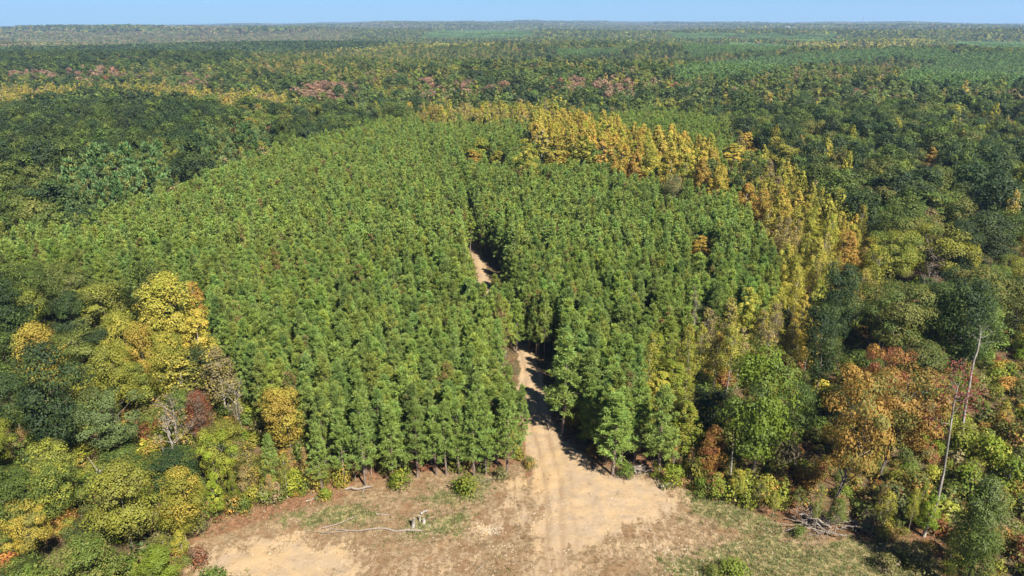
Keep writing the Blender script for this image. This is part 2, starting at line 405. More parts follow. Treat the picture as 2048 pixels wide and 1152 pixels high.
SAND = [wpoly(p) for p in (
    [(1050, 870), (1130, 850), (1165, 900), (1190, 940), (1240, 950), (1320, 965), (1362, 1000), (1335, 1030), (1250, 1055), (1190, 1085), (1100, 1110), (1075, 1060), (1090, 1010), (1068, 940)],
    [(400, 1105), (500, 1085), (600, 1075), (680, 1090), (740, 1118), (700, 1160), (560, 1230), (380, 1230)],
    [(1000, 955), (1042, 948), (1052, 1000), (1072, 1055), (1015, 1040)],
    [(1070, 1060), (1170, 1080), (1165, 1240), (1040, 1240)],
    [(1180, 1075), (1330, 1065), (1420, 1080), (1330, 1120), (1200, 1120)],
    [(760, 1110), (900, 1085), (950, 1120), (850, 1200), (740, 1180)], [(950, 1040), (1010, 1040), (1010, 1075), (955, 1075)])]
SANDW = [1.15, .92, .75, .5, .45, .35, .6]
GREEN = [wpoly(p) for p in ([(840, 995), (960, 955), (1005, 975), (960, 1000), (860, 1015)], [(1370, 985), (1480, 1000), (1600, 1065), (1560, 1080), (1440, 1050), (1380, 1030)],
    [(1330, 1120), (1500, 1080), (1900, 1090), (1960, 1240), (1350, 1240)], [(560, 1030), (720, 1010), (760, 1035), (620, 1055)], [(400, 1140), (520, 1125), (520, 1240), (380, 1240)],
    [(820, 1040), (930, 1030), (930, 1060), (830, 1075)])]
LITTER = [wpoly(p) for p in ([(390, 1080), (430, 1045), (560, 1000), (660, 985), (700, 990), (560, 1030), (470, 1060)], [(1045, 915), (1068, 915), (1085, 960), (1075, 985), (1055, 960)],
    [(1120, 860), (1190, 860), (1200, 920), (1150, 900)], [(1700, 1040), (1900, 1060), (1880, 1100), (1720, 1080)], [(1800, 980), (1900, 1000), (1880, 1080), (1810, 1060)])]
def masks(x, y):
    n1 = fbm(x, y, 9, 3); n2 = fbm(x, y, 3.2, 4)
    sd = np.full(x.shape, 0.)
    for p, w in zip(SAND, SANDW): sd = np.maximum(sd, w * smooth(-3.2, 3.4, sdf(p, x, y) + n2 * 1.6 + n1 * 1.4))
    td = segdist(TRACK, x, y); wd = 1 - .45 * smooth(112, 126, y); tr = smooth(3.4, 1.6, (td + n2 * .5) / wd)
    sd = np.maximum(sd, tr * 1.0 * smooth(77, 94, y))
    gr = np.zeros(x.shape)
    for p in GREEN: gr = np.maximum(gr, smooth(-2.5, 2.5, sdf(p, x, y) + n1 * 1.6 + n2))
    cl = sdf(CLEAR, x, y)
    lt = smooth(.8, -1.6, cl + n2 * .8)
    for p in LITTER: lt = np.maximum(lt, smooth(-1.5, 1.5, sdf(p, x, y) + n2 * .8))
    lt = lt * (1 - tr)
    return sd, gr, lt, smooth(-2, -7, cl + n2)
def ground_material(near=True):
    m, N, L = mat('clearing_soil' if near else 'forest_floor')
    P = N.new('ShaderNodeNewGeometry').outputs['Position']
    nf = noise(N, L, P, 1.9, 8, .68); nm = noise(N, L, P, .42, 6, .6, .6); nl = noise(N, L, P, .09, 4, .55); nx = noise(N, L, P, 8., 4, .7)
    if near:
        a = attr(N, 'mask'); s = N.new('ShaderNodeSeparateColor'); L.new(a.outputs['Color'], s.inputs[0])
        # streaks left by wheels and blade
        mp = N.new('ShaderNodeMapping'); mp.inputs['Scale'].default_value = (1.6, .22, 1); mp.inputs['Rotation'].default_value = (0, 0, .25); L.new(P, mp.inputs[0])
        st = noise(N, L, mp.outputs[0], .9, 5, .65, .4)
        sandc = mixc(N, L, ramp(N, L, nm, .35, .65), (.34, .238, .132), (.275, .205, .132))
        sandc = mixc(N, L, ramp(N, L, nf, .50, .72, 0, .55), sandc, (.185, .122, .070))
        sandc = mixc(N, L, ramp(N, L, nl, .5, .68, 0, .6), sandc, (.37, .250, .118))
        dry = mixc(N, L, ramp(N, L, nf, .35, .65), (.150, .100, .052), (.285, .205, .118))
        dry = mixc(N, L, ramp(N, L, nm, .42, .66), dry, (.180, .105, .052))
        dry = mixc(N, L, ramp(N, L, nx, .5, .75, 0, .7), dry, (.095, .075, .030))
        grn = mixc(N, L, ramp(N, L, nf, .38, .62), (.085, .100, .030), (.26, .20, .095))
        lit = mixc(N, L, ramp(N, L, nf, .38, .62), (.10, .055, .028), (.23, .120, .062))
        col = mixc(N, L, ramp(N, L, mathn(N, L, 'ADD', s.outputs[1], mathn(N, L, 'MULTIPLY_ADD', nm, 1.6, -.8)), .35, .75), dry, grn)
        sf = mathn(N, L, 'ADD', mathn(N, L, 'ADD', s.outputs[0], mathn(N, L, 'MULTIPLY_ADD', nf, 1.7, -.85)), mathn(N, L, 'MULTIPLY_ADD', st, 1.8, -.86))
        sandf = ramp(N, L, sf, .22, .70)
        sandc = mixc(N, L, mathn(N, L, 'MULTIPLY', attr(N, 'rut').outputs['Fac'], ramp(N, L, st, .35, .6, .25, .85)), sandc, (.205, .135, .075))
        col = mixc(N, L, sandf, col, sandc)
        lf = ramp(N, L, mathn(N, L, 'ADD', s.outputs[2], mathn(N, L, 'MULTIPLY_ADD', nf, .9, -.45)), .4, .7)
        lit = mixc(N, L, mathn(N, L, 'MULTIPLY', a.outputs['Alpha'], ramp(N, L, nm, .62, .40, .5, 1)), lit, mixc(N, L, ramp(N, L, nf, .4, .65), (.060, .045, .022), (.10, .085, .035)))
        col = mixc(N, L, lf, col, lit)
    else:
        col = mixc(N, L, ramp(N, L, nf, .38, .62), (.060, .045, .022), (.15, .085, .042))
        col = mixc(N, L, ramp(N, L, nm, .5, .7), col, (.055, .065, .022))
    p = N.new('ShaderNodeBsdfPrincipled'); L.new(col, p.inputs['Base Color']); p.inputs['Roughness'].default_value = .95
    p.inputs['Specular IOR Level'].default_value = .15
    b = N.new('ShaderNodeBump'); b.inputs['Strength'].default_value = .7; b.inputs['Distance'].default_value = .16
    L.new(mathn(N, L, 'ADD', nf, mathn(N, L, 'MULTIPLY', nx, .4)), b.inputs['Height']); L.new(b.outputs[0], p.inputs['Normal'])
    o = N.new('ShaderNodeOutputMaterial'); L.new(p.outputs[0], o.inputs[0]); return m
def grid(xs, ys, zf, name, m, mask=False):
    X, Y = np.meshgrid(xs, ys); Z = zf(X, Y); v = np.stack([X.ravel(), Y.ravel(), Z.ravel()], 1); nx, ny = len(xs), len(ys)
    i = np.arange(nx * ny).reshape(ny, nx); f = np.stack([i[:-1, :-1], i[:-1, 1:], i[1:, 1:], i[1:, :-1]], -1).reshape(-1, 4)
    b = MB(); b.add(v, f); me = b.build(name, [m], False, True)
    if mask:
        s, g_, l, dp_ = masks(X.ravel(), Y.ravel()); a = me.attributes.new('mask', 'FLOAT_COLOR', 'POINT')
        a.data.foreach_set('color', np.stack([s, g_, l, dp_], 1).ravel().astype(np.float32))
        ru = me.attributes.new('rut', 'FLOAT', 'POINT'); td = segdist(TRACK, X.ravel(), Y.ravel()) + .25 * fbm(X.ravel(), Y.ravel(), 14, 5); ru.data.foreach_set('value', (np.exp(-((td - .95) / .33) ** 2) + .5 * np.exp(-((td - 2.6) / .3) ** 2)).astype(np.float32))
    o = obj(name, me); o['kind'] = 'structure'; return o
nx0, nx1, ny0, ny1 = -64., 66., 36., 232.
def near_z(x, y):
    d = np.minimum.reduce([x - nx0, nx1 - x, y - ny0, ny1 - y]); e = smooth(0, 4, d)
    cl = smooth(-1, 3, sdf(CLEAR, x, y))
    td = segdist(TRACK, x, y)
    rut = -.10 * np.exp(-((td - .95) / .28) ** 2) + .05 * smooth(1.6, 2.3, td) * smooth(4, 2.6, td)
    return T(x, y) + .006 + e * (.10 * fbm(x, y, 4.5, 8) * (.4 + .6 * cl) + rut)
grid(np.arange(nx0, nx1 + .01, .42), np.arange(ny0, ny1 + .01, .42), near_z, 'clearing_ground', ground_material(True), True)
# the wider terrain: a fan of rings out to the horizon with a hole where the clearing sheet lies is not needed: it dips below it
def wide_z(x, y):
    ins = np.minimum.reduce([x - nx0 - .5, nx1 - .5 - x, y - ny0 - .5, ny1 - .5 - y]); return T(x, y) - 1.6 * smooth(0, 6, ins)
xa = np.concatenate([-np.geomspace(16000, 300, 46), np.linspace(-290, -70, 23), np.arange(-68, 70.1, 2), np.linspace(72, 290, 23), np.geomspace(300, 16000, 46)])
ya = np.concatenate([np.linspace(-150, 30, 10), np.arange(32, 240, 2), np.linspace(245, 700, 60), np.geomspace(712, 15500, 120)])
grid(xa, ya, wide_z, 'terrain', ground_material(False))

# ------------------------------------------------------------------ where each kind of tree grows
MAIN = [(-300, 545), (0, 475), (150, 440), (300, 395), (400, 360), (480, 322), (560, 292), (660, 270), (740, 250), (835, 232), (1130, 248), (1290, 222), (1440, 232), (1475, 290), (1470, 330),
        (1500, 400), (1530, 470), (1560, 560), (1480, 620), (1370, 625), (1300, 660), (1290, 740), (1310, 800), (1350, 880), (1330, 1100), (660, 1100), (640, 850), (600, 790), (520, 740), (460, 690), (415, 600), (400, 560),
        (250, 560), (130, 520), (0, 510), (-300, 580)]
FARPINE = [
    [(1348, 137), (1485, 120), (1621, 106), (1792, 99), (1881, 99), (1908, 109), (2200, 104), (2200, 166), (1895, 171), (1775, 171), (1803, 150), (1881, 130), (1792, 113), (1690, 126), (1587, 137), (1485, 154), (1348, 164)],
    [(1365, 92), (1485, 82), (1604, 89), (1553, 103), (1461, 106), (1382, 113)], [(1881, 82), (2200, 82), (2200, 106), (1963, 99), (1895, 92)],
    [(854, 62), (1076, 62), (1059, 79), (850, 77)], [(1110, 99), (1281, 97), (1213, 109), (1117, 113)], [(1348, 64), (1690, 67), (1690, 80), (1348, 80)]]
YSTRIP = [(835, 222), (1000, 220), (1125, 208), (1125, 245), (1000, 249), (840, 246)]
GROVE = [(1050, 262), (1200, 252), (1300, 280), (1400, 300), (1480, 342), (1450, 372), (1330, 335), (1200, 298), (1060, 290)]
SLOPE = [(1480, 335), (1560, 325), (1660, 395), (1750, 465), (1755, 540), (1650, 560), (1625, 680), (1500, 700), (1390, 700), (1300, 760), (1290, 690), (1390, 610), (1500, 600), (1575, 560), (1545, 480), (1500, 400)]
LEFT = [(-400, 590), (-300, 575), (0, 505), (130, 515), (250, 555), (400, 555), (470, 690), (600, 790), (660, 900), (640, 1250), (-400, 1400)]
BIGP = [(110, 390), (180, 335), (330, 302), (362, 330), (330, 370), (230, 415), (120, 440)]
BIGP2 = [(380, 275), (470, 262), (560, 262), (560, 290), (480, 315), (400, 330)]
YBAND = [(-200, 190), (0, 182), (300, 176), (420, 188), (560, 195), (600, 215), (400, 212), (300, 197), (150, 210), (0, 235), (-200, 250)]
DARKL = [(40, 210), (160, 185), (330, 195), (480, 230), (480, 300), (330, 300), (180, 330), (0, 320), (-200, 330), (-200, 260)]
TANB = [(-200, 66), (700, 60), (700, 84), (500, 86), (200, 93), (-200, 98)]
DARKB = [(-200, 98), (200, 94), (500, 87), (760, 80), (760, 100), (500, 108), (400, 128), (150, 140), (-200, 150)]
YMIX = [(440, 125), (700, 95), (1000, 85), (1090, 108), (900, 125), (760, 140), (640, 150), (500, 150)]
PINKS = [(190, 150, 70, 12), (60, 146, 50, 8), (400, 160, 40, 9), (640, 180, 60, 16), (700, 175, 30, 12), (860, 175, 40, 18), (925, 178, 60, 12), (1240, 172, 50, 18), (1160, 168, 40, 12), (1380, 145, 30, 6), (1480, 178, 30, 7), (1760, 178, 40, 6), (270, 118, 30, 6), (980, 172, 40, 10)]
YRIDGE = [(1120, 140), (1348, 128), (1420, 90), (1560, 88), (1700, 82), (1860, 78), (1880, 96), (1621, 104), (1480, 118), (1330, 137)]
YRIDGE2 = [(1460, 155), (1587, 139), (1700, 125), (1792, 114), (1880, 128), (1800, 150), (1760, 165), (1600, 160), (1480, 170)]
MIX = {  # (kind, tint, tint2, weight, Hmin, Hmax)
 'wood': [('oak', 'dark green', 'mid green', 20, 13, 19), ('oak', 'deep blue green', 'dark green', 15, 13, 19), ('oak', 'mid green', 'pale green', 18, 12, 17), ('oak', 'pale green', 'mid green', 10, 12, 16), ('oak', 'olive green', 'yellow green', 12, 12, 17),
          ('poplar', 'yellow green', 'pale green', 9, 14, 20), ('poplar', 'yellow', 'tan', 6, 14, 19), ('oak', 'tan', 'olive green', 8, 11, 15), ('oak', 'dusky pink', 'tan', 1.5, 11, 14), ('oak', 'rust red', 'tan', .8, 11, 14), ('bare', 'tan', 'yellow', 2, 12, 16)],
 'right': [('oak', 'dark green', 'mid green', 30, 13, 20), ('oak', 'deep blue green', 'dark green', 20, 14, 20), ('spread', 'mid green', 'olive green', 10, 12, 16), ('oak', 'olive green', 'dark green', 14, 12, 17),
          ('spread', 'yellow green', 'olive green', 5, 13, 17), ('poplar', 'yellow green', 'yellow', 8, 14, 20), ('oak', 'olive green', 'tan', 6, 11, 15), ('bare', 'grey brown', 'tan', 3, 12, 15), ('oak', 'golden', 'yellow green', 1.5, 11, 15), ('thin', 'yellow', 'tan', 3, 14, 18)],
 'left': [('oak', 'dark green', 'mid green', 26, 12, 17), ('oak', 'deep blue green', 'dark green', 18, 12, 17), ('spread', 'mid green', 'olive green', 18, 11, 15), ('oak', 'olive green', 'yellow green', 14, 10, 14),
          ('bare', 'tan', 'yellow', 4, 11, 14), ('oak', 'yellow', 'golden', 4, 11, 14)],
 'dark': [('oak', 'dark green', 'mid green', 40, 14, 20), ('oak', 'deep blue green', 'dark green', 40, 14, 20), ('oak', 'mid green', 'olive green', 12, 12, 17), ('oak', 'olive green', 'yellow green', 5, 12, 15)],
 'yellow': [('poplar', 'yellow', 'tan', 34, 14, 19), ('poplar', 'yellow green', 'yellow', 24, 14, 19), ('thin', 'tan', 'yellow', 28, 13, 17), ('poplar', 'golden', 'yellow', 5, 14, 18), ('oak', 'mid green', 'yellow green', 16, 11, 15), ('bare', 'tan', 'yellow', 4, 12, 16)],
 'slope': [('poplar', 'yellow green', 'yellow', 32, 12, 17), ('thin', 'yellow green', 'yellow', 24, 12, 17), ('thin', 'tan', 'yellow', 12, 12, 16), ('poplar', 'yellow', 'golden', 16, 12, 17), ('bare', 'tan', 'yellow', 4, 11, 15), ('poplar', 'mid green', 'yellow green', 9, 10, 13)],
 'grove': [('poplar', 'yellow', 'golden', 45, 17, 22), ('poplar', 'golden', 'yellow', 26, 17, 21), ('poplar', 'yellow green', 'yellow', 26, 17, 21)],
 'tan': [('thin', 'tan', 'grey brown', 22, 12, 16), ('oak', 'tan', 'olive green', 18, 10, 14), ('oak', 'grey brown', 'dark green', 16, 11, 15), ('oak', 'dark green', 'mid green', 24, 11, 15), ('oak', 'pale green', 'mid green', 16, 11, 15)],
 'pink': [('oak', 'dusky pink', 'tan', 62, 12, 16), ('oak', 'rust red', 'dusky pink', 6, 12, 15), ('oak', 'dark green', 'mid green', 24, 12, 16), ('oak', 'mid green', 'pale green', 12, 12, 16), ('poplar', 'yellow', 'tan', 9, 12, 16)],
 'ymix': [('poplar', 'yellow', 'tan', 30, 13, 18), ('poplar', 'yellow green', 'pale green', 18, 13, 18), ('oak', 'dark green', 'mid green', 26, 12, 17), ('oak', 'mid green', 'pale green', 14, 12, 16), ('oak', 'tan', 'olive green', 14, 12, 15), ('poplar', 'golden', 'tan', 5, 13, 17)],
 'bigp': [('bigpine', 'pine_far', 'olive green', 75, 16, 20), ('oak', 'olive green', 'yellow green', 15, 10, 13), ('thin', 'yellow', 'tan', 8, 12, 15)],
}
def region(px, py):
    r = np.full(px.shape, 'wood', dtype='U8')
    def put(poly, n, jag=0): r[inside(poly, px, py)] = n
    r[(px > 1440) & (py > 205)] = 'right'
    r[(px < 900) & (py > 235) & (py < 520)] = 'left'
    for p, n in ((TANB, 'tan'), (DARKB, 'dark'), (YMIX, 'ymix'), (YRIDGE, 'ymix'), (YRIDGE2, 'ymix'), (YBAND, 'yellow'), (DARKL, 'dark')): put(p, n)
    for cx, cy, a, b in PINKS: r[((px - cx) / a) ** 2 + ((py - cy) / b) ** 2 < 1] = 'pink'
    for p in FARPINE: put(p, 'pine')
    put(LEFT, 'left'); put(MAIN, 'pine'); put(BIGP, 'bigp'); put(BIGP2, 'bigp'); put(YSTRIP, 'yellow'); put(GROVE, 'grove'); put(SLOPE, 'slope')
    return r
def lattice(d0, d1, sx, sy, rot=0., jitter=.35, half=.80):
    n = d1 * half + 40; x = np.arange(-n, n, sx); y = np.arange(-40, d1, sy)
    X, Y = np.meshgrid(x, y); X = X.ravel() + rng.uniform(-jitter, jitter, X.size) * sx; Y = Y.ravel() + rng.uniform(-jitter, jitter, Y.size) * sy
    if rot: X, Y = X * math.cos(rot) - Y * math.sin(rot), X * math.sin(rot) + Y * math.cos(rot)
    d = np.hypot(X, Y); k = (d >= d0) & (d < d1) & (np.abs(X) < Y * half + 25) & (Y > 25)
    return X[k], Y[k]
placed_xy = []      # hand-placed trees keep their ground to themselves
def free(x, y, rad):
    k = np.ones(x.shape, bool)
    for hx, hy, hr in placed_xy: k &= np.hypot(x - hx, y - hy) > hr + rad
    return k
Z0 = (0, 1)
trees = []          # (x, y, H, R, kind, tint, tint2, region)

# hand-placed trees: mode 'b' = pixel of the foot and row of the top, mode 't' = pixel of the top and height in metres
HERO = []
def hero(mode, px, py, a, wpx, kind, t1, t2, label, lm=None, v=None, tilt=0, pale=False, top=None):
    if mode == 'b':
        x, y = unproj(px, py); z0 = float(T(x, y)); lo, hi = 1., 40.
        for _ in range(30):
            m_ = (lo + hi) / 2
            if proj(x, y, z0 + m_)[1] > a: lo = m_
            else: hi = m_
        H = lo
    else: H = a; x, y = unproj(px, py, H)
    dep = proj(x, y, float(T(x, y)) + H * .6)[2]; R = wpx / 2 / FPX * dep
    if kind == 'poplar': R *= 1.22
    HERO.append(dict(x=x, y=y, H=H, R=R, kind=kind, t1=t1, t2=t2, label=label, lm=lm, v=v, tilt=tilt, pale=pale))
    placed_xy.append((x, y, R * (.55 if kind != 'pine' else .4)))
# right side
hero('b', 1664, 1040, 742, 175, 'spread', 'orange', 'olive green', 'orange-leaved maple with two pale forked stems above the brush pile', 'the forked orange maple', 0, 9)
hero('b', 1752, 965, 728, 165, 'spread', 'orange', 'olive green', 'orange maple with one straight grey stem, right of the forked orange maple', 'the second orange maple', 1, 6)
hero('t', 1780, 694, 15, 105, 'spread', 'rust red', 'orange', 'rust-red crowned tree rising behind the two orange maples', 'the rust-red crown', 2)
hero('b', 1500, 968, 690, 180, 'oak', 'bright green', 'mid green', 'large round bright green tree on the wood edge left of the orange maples', 'the round green tree', 1)
hero('t', 1690, 520, 20, 105, 'oak', 'deep blue green', 'dark green', 'tall narrow blue-green tree standing above the yellow poplars', 'the tall blue-green tree', 2)
hero('t', 1660, 600, 18, 90, 'oak', 'deep blue green', 'dark green', 'lower blue-green tree touching the left flank of the tall blue-green tree', None, 3)
hero('t', 1805, 572, 17, 130, 'spread', 'olive green', 'dark green', 'flat-topped olive tree right of the tall blue-green tree', 'the flat-topped olive tree', 0)
hero('t', 1880, 452, 17, 140, 'spread', 'yellow green', 'olive green', 'broad yellow-green tree beyond the flat-topped olive tree', 'the broad yellow-green tree', 1)
hero('t', 1795, 462, 16, 110, 'spread', 'yellow green', 'mid green', 'yellow-green tree joined to the left of the broad yellow-green tree', None, 2)
hero('t', 1872, 502, 13, 66, 'bare', 'grey brown', 'dusky pink', 'leafless purplish-brown tree in front of the broad yellow-green tree', 'the purplish leafless tree', 1)
hero('b', 1925, 1185, 955, 120, 'oak', 'mid green', 'pale green', 'green tree with a crooked dark stem at the bottom right corner', 'the crooked-stemmed green tree', 0)
hero('b', 1420, 965, 850, 62, 'oak', 'orange', 'rust red', 'small orange tree under the round bright green tree', None, 2)
hero('t', 1470, 285, 14, 60, 'poplar', 'yellow', 'golden', 'yellow tree at the left corner of the right-hand dark wood', None, 1)
hero('t', 1494, 262, 15, 34, 'poplar', 'golden', 'orange', 'narrow golden tree against the dark wood on the right', 'the narrow golden tree', 2)
hero('t', 1870, 292, 14, 30, 'poplar', 'golden', 'orange', 'small orange-gold tree alone among dark crowns on the far right', None, 3)
hero('t', 1740, 470, 13, 40, 'poplar', 'golden', 'yellow', 'bright gold tree at the upper end of the yellow poplar slope', None, 0)
hero('t', 1700, 458, 15, 52, 'poplar', 'orange', 'golden', 'orange-yellow poplar left of the bright gold tree on the slope', None, 2)
hero('t', 1395, 565, 14, 40, 'bare', 'tan', 'yellow', 'bare pale tree between the pines and the yellow slope', None, 0)
hero('t', 1280, 570, 13, 38, 'bare', 'grey brown', 'tan', 'dead leafless tree with a pale leaning stem inside the right pine block', 'the dead leafless tree', 2, -7)
for i, (px, py, w, c) in enumerate(((1315, 660, 62, 'yellow green'), (1355, 720, 64, 'yellow green'), (1322, 740, 60, 'yellow'), (1375, 800, 66, 'yellow green'), (1290, 760, 50, 'yellow green'))):
    hero('t', px, py, 11, w, 'poplar', c, 'bright green', ['pale yellow-green young poplar beside the dead leafless tree', 'yellow-green young poplar left of the bare pale poplars', 'yellow young poplar at the right edge of the front pines',
        'yellow-green young poplar just left of the round bright green tree', 'slim yellow-green poplar against the front pines right of the track'][i])
for px, py, w, H, kd, t1, t2, lab in ((1420, 612, 52, 13, 'thin', 'tan', 'yellow', 'tan thin poplar at the lower left of the yellow slope, beside the bare pale tree'),
    (1462, 590, 54, 14, 'thin', 'yellow', 'tan', 'dull yellow poplar third from the left at the lower yellow slope'), (1505, 570, 56, 14, 'poplar', 'yellow green', 'yellow', 'yellow-green poplar in the middle of the lower yellow slope'),
    (1550, 585, 52, 14, 'thin', 'yellow green', 'yellow', 'pale yellow-green poplar left of the tall blue-green tree'), (1592, 505, 50, 15, 'poplar', 'yellow green', 'yellow', 'slim yellow-green poplar on the upper slope above the blue-green tree'),
    (1440, 660, 52, 12, 'thin', 'yellow', 'orange', 'orange-tinged thin poplar above the round green tree on its left'), (1488, 650, 54, 12, 'thin', 'yellow green', 'tan', 'pale thin poplar straight above the round green tree'),
    (1540, 655, 52, 12, 'thin', 'tan', 'yellow', 'tan thin poplar above the right shoulder of the round green tree'), (1590, 640, 48, 12, 'thin', 'yellow', 'tan', 'thin yellow poplar between the round green and the tall blue-green tree'),
    (1640, 470, 50, 16, 'poplar', 'yellow', 'yellow green', 'yellow poplar on the upper slope left of the orange-yellow one'), (1668, 500, 46, 15, 'thin', 'yellow green', 'yellow', 'thin yellow-green poplar directly above the tall blue-green tree'),
    (1732, 530, 44, 15, 'thin', 'yellow', 'tan', 'thin yellow poplar at the right shoulder of the tall blue-green tree')):
    hero('t', px, py, H, w, kd, t1, t2, lab)
# grove of tall yellow trees
for i, (px, py, w, H, t1, t2, lab) in enumerate((
    (1053, 272, 44, 19, 'yellow green', 'yellow', 'dark-flecked yellow-green poplar at the left end of the golden grove'),
    (1085, 255, 40, 19, 'yellow', 'tan', 'tallest dull yellow poplar near the left end of the golden grove'),
    (1112, 268, 44, 18, 'golden', 'yellow', 'golden poplar right of the tallest dull yellow poplar'),
    (1145, 262, 42, 18, 'yellow', 'golden', 'yellow poplar with a pointed top, fourth in the golden grove'),
    (1172, 266, 42, 18, 'yellow green', 'yellow', 'greenish yellow poplar in the middle of the golden grove'),
    (1206, 262, 46, 19, 'yellow', 'orange', 'broad yellow poplar with orange flecks in the middle of the golden grove'),
    (1246, 283, 44, 17, 'golden', 'orange', 'orange-gold pointed poplar right of the broad flecked one'),
    (1275, 300, 36, 15, 'orange', 'golden', 'low orange poplar between two taller ones in the golden grove'),
    (1302, 278, 48, 18, 'yellow green', 'yellow', 'tall yellow-green poplar right of the low orange one'),
    (1343, 298, 44, 17, 'golden', 'yellow', 'golden poplar near the right end of the grove'),
    (1374, 302, 34, 17, 'yellow green', 'yellow', 'narrow yellow-green poplar near the right end of the grove'),
    (1410, 310, 36, 17, 'golden', 'orange', 'narrow orange-gold poplar at the right end of the grove'),
    (1345, 345, 46, 13, 'tan', 'pale green', 'sparse grey-green tree below the right end of the golden grove'),
    (1440, 325, 40, 16, 'yellow', 'golden', 'yellow poplar just past the right end of the golden grove'),
    (962, 274, 48, 13, 'yellow green', 'mid green', 'round yellow-green tree alone in the pines left of the golden grove'),
    (945, 296, 36, 10, 'yellow', 'orange', 'small orange-yellow tree at the foot of the lone round yellow-green one'),
    (995, 300, 34, 10, 'yellow', 'yellow green', 'small yellow tree between the lone round tree and the golden grove'))):
    hero('t', px, py, H * (1.2 if i < 14 else 1), w * 1.12, 'poplar' if i not in (12, 14) else 'oak', t1, t2, lab, {0: 'the grove\'s left end', 8: 'the golden grove', 14: 'the lone round tree'}.get(i))
for px, py, w, H, lab in ((1500, 362, 48, 15, 'orange-gold poplar at the top of the yellow slope'), (1530, 372, 44, 16, 'second orange poplar at the top of the yellow slope, slightly taller'),
                          (1575, 400, 46, 16, 'gold poplar in the middle of the upper yellow slope'), (1405, 470, 50, 10, 'yellow tree cluster-top breaking out of the right pine block')):
    hero('t', px, py, H, w, 'poplar', 'golden', 'orange' if px < 1560 else 'yellow', lab)
# far distinctive trees
hero('t', 468, 254, 12, 44, 'oak', 'rust red', 'orange', 'rust-red tree beyond the left edge of the pine plantation', 'the far rust-red tree')
hero('t', 545, 250, 11, 50, 'oak', 'rust red', 'grey brown', 'brownish-red tree right of the rust-red one beyond the plantation')
hero('t', 1338, 198, 12, 30, 'oak', 'rust red', 'orange', 'bright rust tree beyond the top of the plantation')
hero('t', 1370, 204, 12, 26, 'oak', 'dusky pink', 'tan', 'dusky pink tree right of the bright rust tree')
hero('t', 1640, 166, 13, 16, 'oak', 'red', 'rust red', 'small red tree in the far dark wood on the right')
hero('t', 1103, 172, 13, 18, 'oak', 'red', 'rust red', 'scarlet tree in the belt of pink trees')
hero('t', 1945, 188, 15, 30, 'poplar', 'yellow green', 'yellow', 'bright yellow-green tree on the skyline of the right wood')
hero('t', 1540, 318, 13, 24, 'oak', 'dusky pink', 'red', 'pinkish-red tree above the yellow slope')
